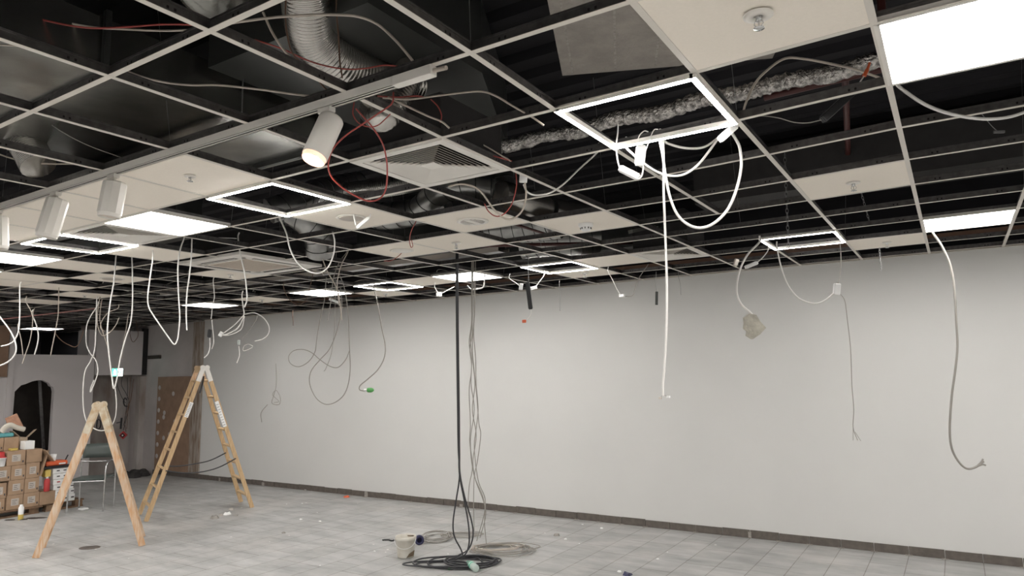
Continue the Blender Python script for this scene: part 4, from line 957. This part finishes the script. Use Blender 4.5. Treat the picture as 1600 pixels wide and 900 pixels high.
ladder((-8.284, 4.008, 0), (-7.848, 5.296, 0), (-.925, .37), .58, .36, (325, 574), 'tall clean pine stepladder standing open before the brown board', .055, .028, 8, 'wood', 'white', 'woodold', .17, strap=True, sticker=True)
ladder((-7.51, 2.39, 0), (-7.02, 3.24, 0), (-.87, .5), .50, .38, (158, 634), 'short worn paint-splashed wooden stepladder standing open in front of the chair', .066, .028, 5, 'woodold', 'painted', 'painted', .28)
# paint runs on the worn ladder right stile
# ------------------------------------------------------------------ chair
nl, nr = Vector((-9.87, 3.80, 0)), Vector((-9.55, 4.11, 0)); ex = (nr-nl).normalized(); W_ = .46; cm = (nl+nr)/2
ey = Vector((ex.y, -ex.x, 0)); nl, nr = cm-ex*W_/2, cm+ex*W_/2           # ey points to the camera
fl_, fr_ = nl-ey*.43, nr-ey*.43
t = thing('armchair', cm-ey*.2, 'chrome tube armchair with a dark green grey back behind the short ladder', 'chair')
up_ = Vector((0, 0, 1))
for a, bk in ((nl, fl_), (nr, fr_)):
    MB().tube([a, a+up_*.3-ey*.01, a+up_*.56-ey*.03, a+up_*.655-ey*.09, a+up_*.68-ey*.2, bk+up_*.69], .0115, 8).build('front_leg_and_arm', 'chrome', t)
    MB().tube([bk, bk+up_*.4, bk+up_*.69, bk+up_*.86-ey*.04], .0115, 8).build('rear_leg', 'chrome', t)
MB().tube([fl_+up_*.66, fl_.lerp(fr_, .5)+up_*.645-ey*.04, fr_+up_*.66], .0105, 8).build('back_rail', 'chrome', t)
MB().tube([nl+up_*.42, nr+up_*.42], .0105, 8, smooth=0).tube([fl_+up_*.42, fr_+up_*.42], .0105, 8, smooth=0).build('seat_rail', 'chrome', t)
b = MB(); n = 10; vs = []
for s, dz in ((0, 0), (1, 0)):
    for k in range(n+1):
        u = k/n*2-1
        for q in range(4):
            v = q/3; vs.append(fl_.lerp(fr_, .5)+ex*(u*.215)+up_*(.70+.20*v)-ey*(.05*(1-u*u)+.03*v+.012*s))
fs = []
for s in (0, 1):
    o_ = s*(n+1)*4
    for k in range(n):
        for q in range(3): fs.append((o_+k*4+q, o_+(k+1)*4+q, o_+(k+1)*4+q+1, o_+k*4+q+1))
h_ = (n+1)*4
for k in range(n): fs += [(k*4, (k+1)*4, h_+(k+1)*4, h_+k*4), (k*4+3, (k+1)*4+3, h_+(k+1)*4+3, h_+k*4+3)]
for q in range(3): fs += [(q, q+1, h_+q+1, h_+q), (n*4+q, n*4+q+1, h_+n*4+q+1, h_+n*4+q)]
b.add(vs, fs, 0, True); b.build('backrest', 'seatg', t)
cs = (nl+nr+fl_+fr_)/4; Mx = Matrix((ex, -ey, up_)).transposed().to_4x4(); Mx.translation = cs+up_*.43
MB().rbox((-.215, -.21, 0), (.215, .21, .022), .01, 0, Mx).build('seat', 'seatg', t)

# ------------------------------------------------------------------ pallet and boxes
XB = -10.25
def yz(x, y): p = atx(x, y, XB); return p.y, p.z
t = thing('pallet', (XB-.5, 3.4, 0), 'dark wooden pallet under the cardboard boxes at left', 'pallet')
for x in (XB-.06, XB-.5, XB-.95): MB().box((x-.05, 2.3, 0), (x+.05, 3.62, .022)).build('bottom_board', 'pallet', t); 
for y in (2.35, 2.95, 3.55):
    for x in (XB-.06, XB-.5, XB-.95): MB().box((x-.05, y-.06, .022), (x+.05, y+.06, .085)).build('block', 'pallet', t)
for k in range(7): MB().box((XB-1.0+k*.155, 2.28, .085), (XB-.9+k*.155, 3.64, .105)).build('deck_board', 'pallet', t)
t = thing('pallet', (XB-.5, 4.0, 0), 'second wooden pallet under the white cartons behind the ladder leg', 'pallet')
for x in (XB-.06, XB-.5): MB().box((x-.05, 3.70, 0), (x+.05, 4.20, .022)).build('bottom_board', 'pallet', t)
for y in (3.76, 4.14):
    for x in (XB-.06, XB-.5): MB().box((x-.05, y-.05, .022), (x+.05, y+.05, .085)).build('block', 'pallet', t)
for k in range(4): MB().box((XB-.6+k*.155, 3.68, .085), (XB-.5+k*.155, 4.22, .105)).build('deck_board', 'pallet', t)
rb = random.Random(9)
def carton(y0, y1, z0, z1, lab, x=XB, dp=.3, m='card', skew=None, window=True, flaps=False):
    s = rb.uniform(-.02, .02) if skew is None else skew
    Mx = Matrix.Translation((x, (y0+y1)/2, z0)) @ Matrix.Rotation(s, 4, 'Z'); w2 = (y1-y0)/2-.003; h = z1-z0-.003
    t = thing('cardboard_box', (x-dp/2, (y0+y1)/2, z0), lab, 'box')
    MB().rbox((-dp, -w2, 0), (0, w2, h), .004, 0, Mx).build('carton', m, t)
    if window:
        a = w2*.48; MB().box((0, -a, h*.26), (.0015, a, h*.74), 0, Mx).build('label', 'paper', t)
        b = MB()
        for k in range(3): b.box((.0015, -a*.7, h*(.36+.12*k)), (.0022, a*rb.uniform(.1, .7), h*(.39+.12*k)), 0, Mx)
        b.box((0, w2*.66, h*.16), (.0012, w2*.84, h*.30), 0, Mx); b.build('print', 'ink', t)
    MB().box((-dp, -.02, h), (.001, .02, h+.001), 0, Mx).build('tape', 'cardd', t)
    if flaps:
        for s_ in (-1, 1):
            b = MB().beam(Mx @ Vector((-.02, s_*w2, h)), Mx @ Vector((-.02, s_*(w2+.10), h+.10)), .004, .10, up=(1, 0, .2)); b.build('flap', m, t)
    return t
zr = [.106, .30, .497, .693, .89, 1.07]
def Y(x, y=750): return atx(x, y, XB).y
carton(Y(10, 785), Y(36, 785), zr[0], zr[1], 'cardboard box in the bottom row behind the spray can')
carton(Y(36, 785), Y(61, 785), zr[0], zr[1], 'cardboard box in the bottom row right of the spray can')
carton(Y(61, 785), Y(86, 785), zr[0], zr[1]-.01, 'rightmost cardboard box of the bottom row with no label', window=False)
carton(Y(-16, 785), Y(9, 785), zr[0], zr[1]-.03, 'bottom row cardboard box cut by the left edge', x=XB-.02)
carton(Y(13, 760), Y(38, 760), zr[1], zr[2], 'cardboard box in the second row, left one')
carton(Y(38, 760), Y(61, 760), zr[1], zr[2], 'cardboard box in the second row, right one')
carton(Y(-10, 760), Y(12, 760), zr[1]-.03, zr[2]-.02, 'second row cardboard box cut by the left edge', x=XB-.02)
carton(Y(-8, 738), Y(17, 738), zr[2], zr[3], 'third row cardboard box at the left edge')
carton(Y(17, 738), Y(40, 738), zr[2], zr[3], 'third row cardboard box in the middle')
carton(Y(40, 738), Y(62, 738), zr[2], zr[3]+.015, 'third row cardboard box at the right end')
carton(Y(11, 715), Y(40, 715), zr[3], zr[4], 'fourth row cardboard box under the yellow sponge', dp=.32)
carton(Y(41, 715), Y(66, 715), zr[3]+.015, zr[4], 'fourth row cardboard box under the small white carton', window=False)
carton(Y(-10, 692), Y(14, 692), zr[4], zr[5], 'top row cardboard box at the left edge', x=XB-.15)
carton(Y(14, 692), Y(38, 692), zr[4], zr[5], 'top row cardboard box with the cloth lying on it', x=XB-.15, window=False)
carton(Y(40, 690), Y(54, 690), zr[4], zr[5]-.02, 'open pale cardboard box standing on top with ragged flaps', x=XB-.2, m='cardd', window=False, flaps=True)
MB().rbox((XB-.17, Y(40, 700), zr[4]), (XB-.02, Y(55, 700), zr[4]+.115), .004).build('small_carton', 'whitep', label='small white printed carton on the fourth row of boxes', category='box')
MB().beam((XB-.05, Y(64), zr[4]-.02), (XB-.05, Y(79), zr[4]-.19), .006, .26, up=(1, 0, 0)).build('cardboard_sheet', 'card', label='loose cardboard sheet leaning on the right of the stack', category='cardboard')
MB().beam((XB-.06, Y(60), zr[2]), (XB-.12, Y(73), zr[4]-.05), .006, .25, up=(1, 0, 0)).build('cardboard_sheet', 'card', label='tall cardboard sheet leaning between the boxes and the white cartons', category='cardboard')
MB().rbox((XB-.12, Y(19, 703), zr[4]), (XB-.03, Y(30, 703), zr[4]+.03), .006).build('sponge', 'yellow', label='yellow sponge on the fourth row of boxes', category='sponge')
pk = [atx(x, y, XB-.25) for x, y in ((9, 655), (27, 647), (39, 671), (36, 672), (22, 664), (12, 663))]
MB().prism(pk, (-.03, 0, .01)).build('broken_board', 'pink', label='broken pinkish board standing on top of the boxes', category='board')
MB().tube([atx(x, y, XB-.2) for x, y in ((2, 676), (8, 668), (16, 664), (26, 668), (38, 671))], lambda u: .035, 10).build('sheet_roll', 'cloth', label='crumpled cream sheet draped over the top boxes', category='sheet')
MB().rbox((XB-.35, Y(7, 680), zr[5]), (XB-.16, Y(31, 680), zr[5]+.055), .02).build('plastic_bag', 'teal', label='pale teal plastic bag under the cream sheet', category='bag')
MB().rbox((XB-.35, Y(-8, 680), zr[5]), (XB-.16, Y(6, 680), zr[5]+.09), .03).build('red_bag', 'redp', label='red and white bag at the left edge on the top boxes', category='bag')
c = Vector((XB-.05, Y(3, 720), zr[3]))
t = thing('tub', c, 'small white tub with a red lid at the left edge in front of the boxes', 'tub')
MB().lathe([(.055, 0), (.07, .10), (.073, .10), (.073, .115)], Matrix.Translation(c+Vector((.0, 0, .002))), 20).build('cup', 'whitep', t)
MB().lathe([(.073, .115), (.05, .13), (.045, .19), (.001, .195)], Matrix.Translation(c+Vector((0, 0, .002))), 20).build('lid', 'redp', t)
# white cartons
zz = .106
wl = ['lowest', 'second lowest', 'third lowest', 'fourth from the floor', 'fifth from the floor', 'topmost']
for k in range(6):
    hh = [.10, .075, .075, .075, .08, .075][k]
    y0 = Y(85-.8*k, 760); y1 = Y(118-1.5*k, 760)
    t = carton(y0, y1, zz, zz+hh, 'white flat carton in the stack behind the short ladder leg, '+wl[k], m='whitep', dp=.34, window=False, x=XB+.0)
    b = MB()
    for q in range(3): b.box((XB+.004, y0+.05+q*.09, zz+hh*.4), (XB+.006, y0+.09+q*.09, zz+hh*.6))
    b.build('print', 'ink' if k != 3 else 'redp', t)
    zz += hh+.001
MB().rbox((XB-.3, Y(68, 735), zz), (XB+.02, Y(110, 735), zz+.035), .01).build('tool_case', 'black', label='flat dark case on top of the white cartons', category='case')
MB().rbox((XB-.22, Y(72, 728), zz+.036), (XB+.0, Y(106, 728), zz+.10), .02).build('orange_case', 'orange', label='orange tool case on top of the dark flat case', category='case')
MB().box((XB+.0, Y(92, 728), zz+.05), (XB+.003, Y(102, 728), zz+.07)).build('case_sticker', 'whitep', bpy.data.objects['orange_case'])
c = Vector((XB-.1, Y(88, 718), zz+.10))
MB().lathe([(.035, 0), (.045, .09), (.04, .09), (.032, .005)], Matrix.Translation(c), 18).build('paper_cup', 'whitep', label='white cup standing on the orange tool case', category='cup')
MB().tube([(XB-.05, Y(103, 722), zz+.07), (XB-.03, Y(108, 712), zz+.17)], .009, 8, smooth=0).build('screwdriver', 'black', label='black tool handle sticking up from the orange case', category='tool')
MB().rbox((XB-.1, Y(70, 740), zz-.11), (XB+.02, Y(79, 740), zz-.01), .012).build('yellow_carton', 'yellow', label='yellow box wedged left of the white cartons', category='box')
c = Vector((XB+.02, Y(72, 760), zr[1]-.01))
t = thing('red_bottle', c, 'red bottle standing on the rightmost bottom box', 'bottle')
MB().lathe([(.035, 0), (.037, .01), (.037, .15), (.02, .175)], Matrix.Translation(c), 18).build('bottle_body', 'redp', t)
MB().lathe([(.014, .175), (.014, .20), (.001, .20)], Matrix.Translation(c), 12).build('cap', 'whitep', t)
c = atz(32, 812, 0)
t = thing('spray_can', c, 'white and yellow spray can standing on the floor by the pallet', 'spray can')
MB().lathe([(.030, .0), (.032, .004), (.032, .07)], Matrix.Translation(c), 18).build('lower_band', 'yellow', t)
MB().lathe([(.032, .07), (.032, .155), (.024, .172), (.012, .178)], Matrix.Translation(c), 18).build('can_body', 'whitep', t)
MB().lathe([(.02, .172), (.02, .195), (.001, .198)], Matrix.Translation(c), 14).build('cap', 'whitep', t)
for k in range(5):
    q = c+E1*random.uniform(-.14, .2)+E2*random.uniform(-.06, .1)
    MB().lathe([(random.uniform(.03, .06), 0), (.03, .006), (.001, .009)], Matrix.Translation(q+Vector((0, 0, .0005))) @ Matrix.Scale(2, 4, E1), 9, sm=False).build('debris_flake', 'darkbrown', label='dark dirt flake on the floor by the spray can', category='debris', group='dirt flakes by the spray can')
c = atz(130, 797, 0); MB().rbox((-.06, -.05, 0), (.06, .05, .03), .02, 0, Matrix.Translation(c)).build('crumpled_paper', 'whitep', label='white crumpled paper under the chrome chair', category='paper')

# ------------------------------------------------------------------ bucket, bottle, small litter
c = atz(634, 870, 0)
t = thing('bucket', c, 'dirty white plastic bucket standing on the floor left of the cable coils', 'bucket')
MB().lathe([(.001, .002), (.078, .002), (.082, .01), (.100, .17), (.106, .172), (.107, .195), (.104, .205), (.099, .205), (.095, .17), (.078, .012), (.001, .012)], Matrix.Translation(c), 32).build('pail', 'bucket', t)
hp = [c+E1*(cos(a)*.108)+Vector((0, 0, .185-.085*sin(a)))-E2*(.03+.08*sin(a)) for a in [pi*k/10 for k in range(11)]]
MB().tube(hp, .0025, 6, smooth=3).build('wire_handle', 'whitep', t)
MB().prism([c+E1*.02-E2*.088+Vector((0, 0, .012)), c+E1*.085-E2*.045+Vector((0, 0, .02)), c+E1*.093-E2*.04+Vector((0, 0, .075)), c+E1*.05-E2*.086+Vector((0, 0, .05))], -E2*.006+E1*.003).build('grime_patch', 'dirt', t)
MB().beam(c+E1*.02+Vector((0, 0, .205)), c+E1*.07+E2*.06+Vector((0, 0, .19)), .008, .012).build('trowel_tip', 'dirt', t)
c = atz(655, 851, 0)+Vector((0, 0, .05))
MB().lathe([(.028, -.022), (.05, -.022), (.05, .022), (.028, .022), (.028, -.022)], TR(c, tuple(-E2+E1*.3)), 24).build('tape_roll', 'blue', label='dark blue roll of tape beside the white bucket', category='tape')
b = MB()
for k in range(9):
    q = atz(599+k*2.1, 844+random.uniform(-1, 1), .008); b.lathe([(.012, -.005), (.015, 0), (.012, .006)], Matrix.Translation(q), 7)
b.build('metal_chain_litter', 'black', label='small dark chain lying on the floor left of the bucket', category='chain')
p0 = atz(733, 880, .035); p1 = atz(747, 891, .035); d = (p1-p0).normalized(); Mx = TR(p0+(p1-p0)*.3-d*.08, tuple(d)); Mx.translation.z = .036
t = thing('plastic_bottle', Mx.translation, 'clear plastic bottle with a green label lying on the black coil', 'bottle')
MB().lathe([(.012, -.02), (.013, 0), (.03, .035), (.034, .055), (.034, .20), (.028, .215), (.001, .208)], Mx, 24).build('bottle_body', 'clear', t)
MB().lathe([(.0345, .06), (.0348, .061), (.0348, .115), (.0345, .116)], Mx, 24).build('label_band', 'gbot', t)
MB().lathe([(.015, -.02), (.015, -.035), (.001, -.036)], Mx, 14).build('cap', 'gbot', t)
MB().lathe([(.0352, .085), (.0352, .095)], Mx, 24).build('label_stripe', 'whitep', t)
c = atz(702, 890, 0); MB().rbox((-.018, -.018, 0), (.018, .018, .024), .006, 0, Matrix.Translation(c)).build('screw_cap', 'green', label='small green cap on the floor left of the plastic bottle', category='cap')
def scrap(x, y, s, m, lab, name='paper_scrap', cat='litter', seed=0, group=None):
    r2 = random.Random(seed+int(x*7+y)); c = atz(x, y, 0); b = MB(); n = 7
    ring = [c+Vector((cos(2*pi*k/n)*s*r2.uniform(.6, 1.2), sin(2*pi*k/n)*s*r2.uniform(.6, 1.2), .002)) for k in range(n)]
    top = [q.lerp(c, .35)+Vector((0, 0, s*r2.uniform(.25, .6))) for q in ring]; fs = [tuple(range(n)), tuple(n+k for k in range(n))]
    for k in range(n): j = (k+1) % n; fs.append((k, j, n+j, n+k))
    b.add(ring+top, fs); o = b.build(name, m, label=lab, category=cat)
    if group: o['group'] = group
scrap(361, 797, .045, 'paper', 'small pale scrap of rubble right of the litter group before the tall ladder')
scrap(355, 804, .06, 'whitep', 'white scrap of rubble in the litter before the tall ladder')
scrap(346, 806, .045, 'paper', 'grey scrap of rubble in the middle of the litter before the tall ladder')
scrap(335, 810, .07, 'cg', 'dark flat scrap of rubble left end of the litter before the tall ladder')
scrap(369, 806, .03, 'cg', 'small dark scrap right end of the litter before the tall ladder')
scrap(541, 777, .06, 'orange', 'orange red scrap lying at the skirting of the back wall')
scrap(533, 771, .06, 'skirt2', 'grey mortar lump lying at the skirting beside the orange scrap')
scrap(478, 766, .04, 'skirt2', 'small mortar crumb at the skirting left of the orange scrap')
scrap(870, 837, .04, 'cg', 'dark crumb on the floor right of the grey cables')
scrap(980, 899, .05, 'blue', 'dark blue scrap at the bottom edge of the floor')
scrap(443, 833, .03, 'cg', 'dark crumb on the empty floor left of the bucket')
for k, (x, y) in enumerate([(448, 788), (472, 787), (500, 815), (525, 852), (585, 862), (470, 812), (500, 884), (735, 800), (884, 843), (905, 850), (910, 820), (968, 894), (1043, 863), (1028, 874), (940, 826), (700, 866)]):
    scrap(x, y, .010+.006*(k % 3), 'whitep', 'small white crumb of plaster on the grey floor', 'plaster_crumb', 'litter', k, 'plaster crumbs on the floor')
c = atz(140, 856, 0)
MB().lathe([(.11, 0), (.11, .003), (.001, .004)], Matrix.Translation(c+Vector((0, 0, .0005))) @ Matrix.Rotation(.5, 4, 'Z') @ Matrix.Diagonal((1, .8, 1, 1)), 20).build('floor_cover', 'skirt', label='dark round floor cover between the legs of the short ladder', category='floor cover')
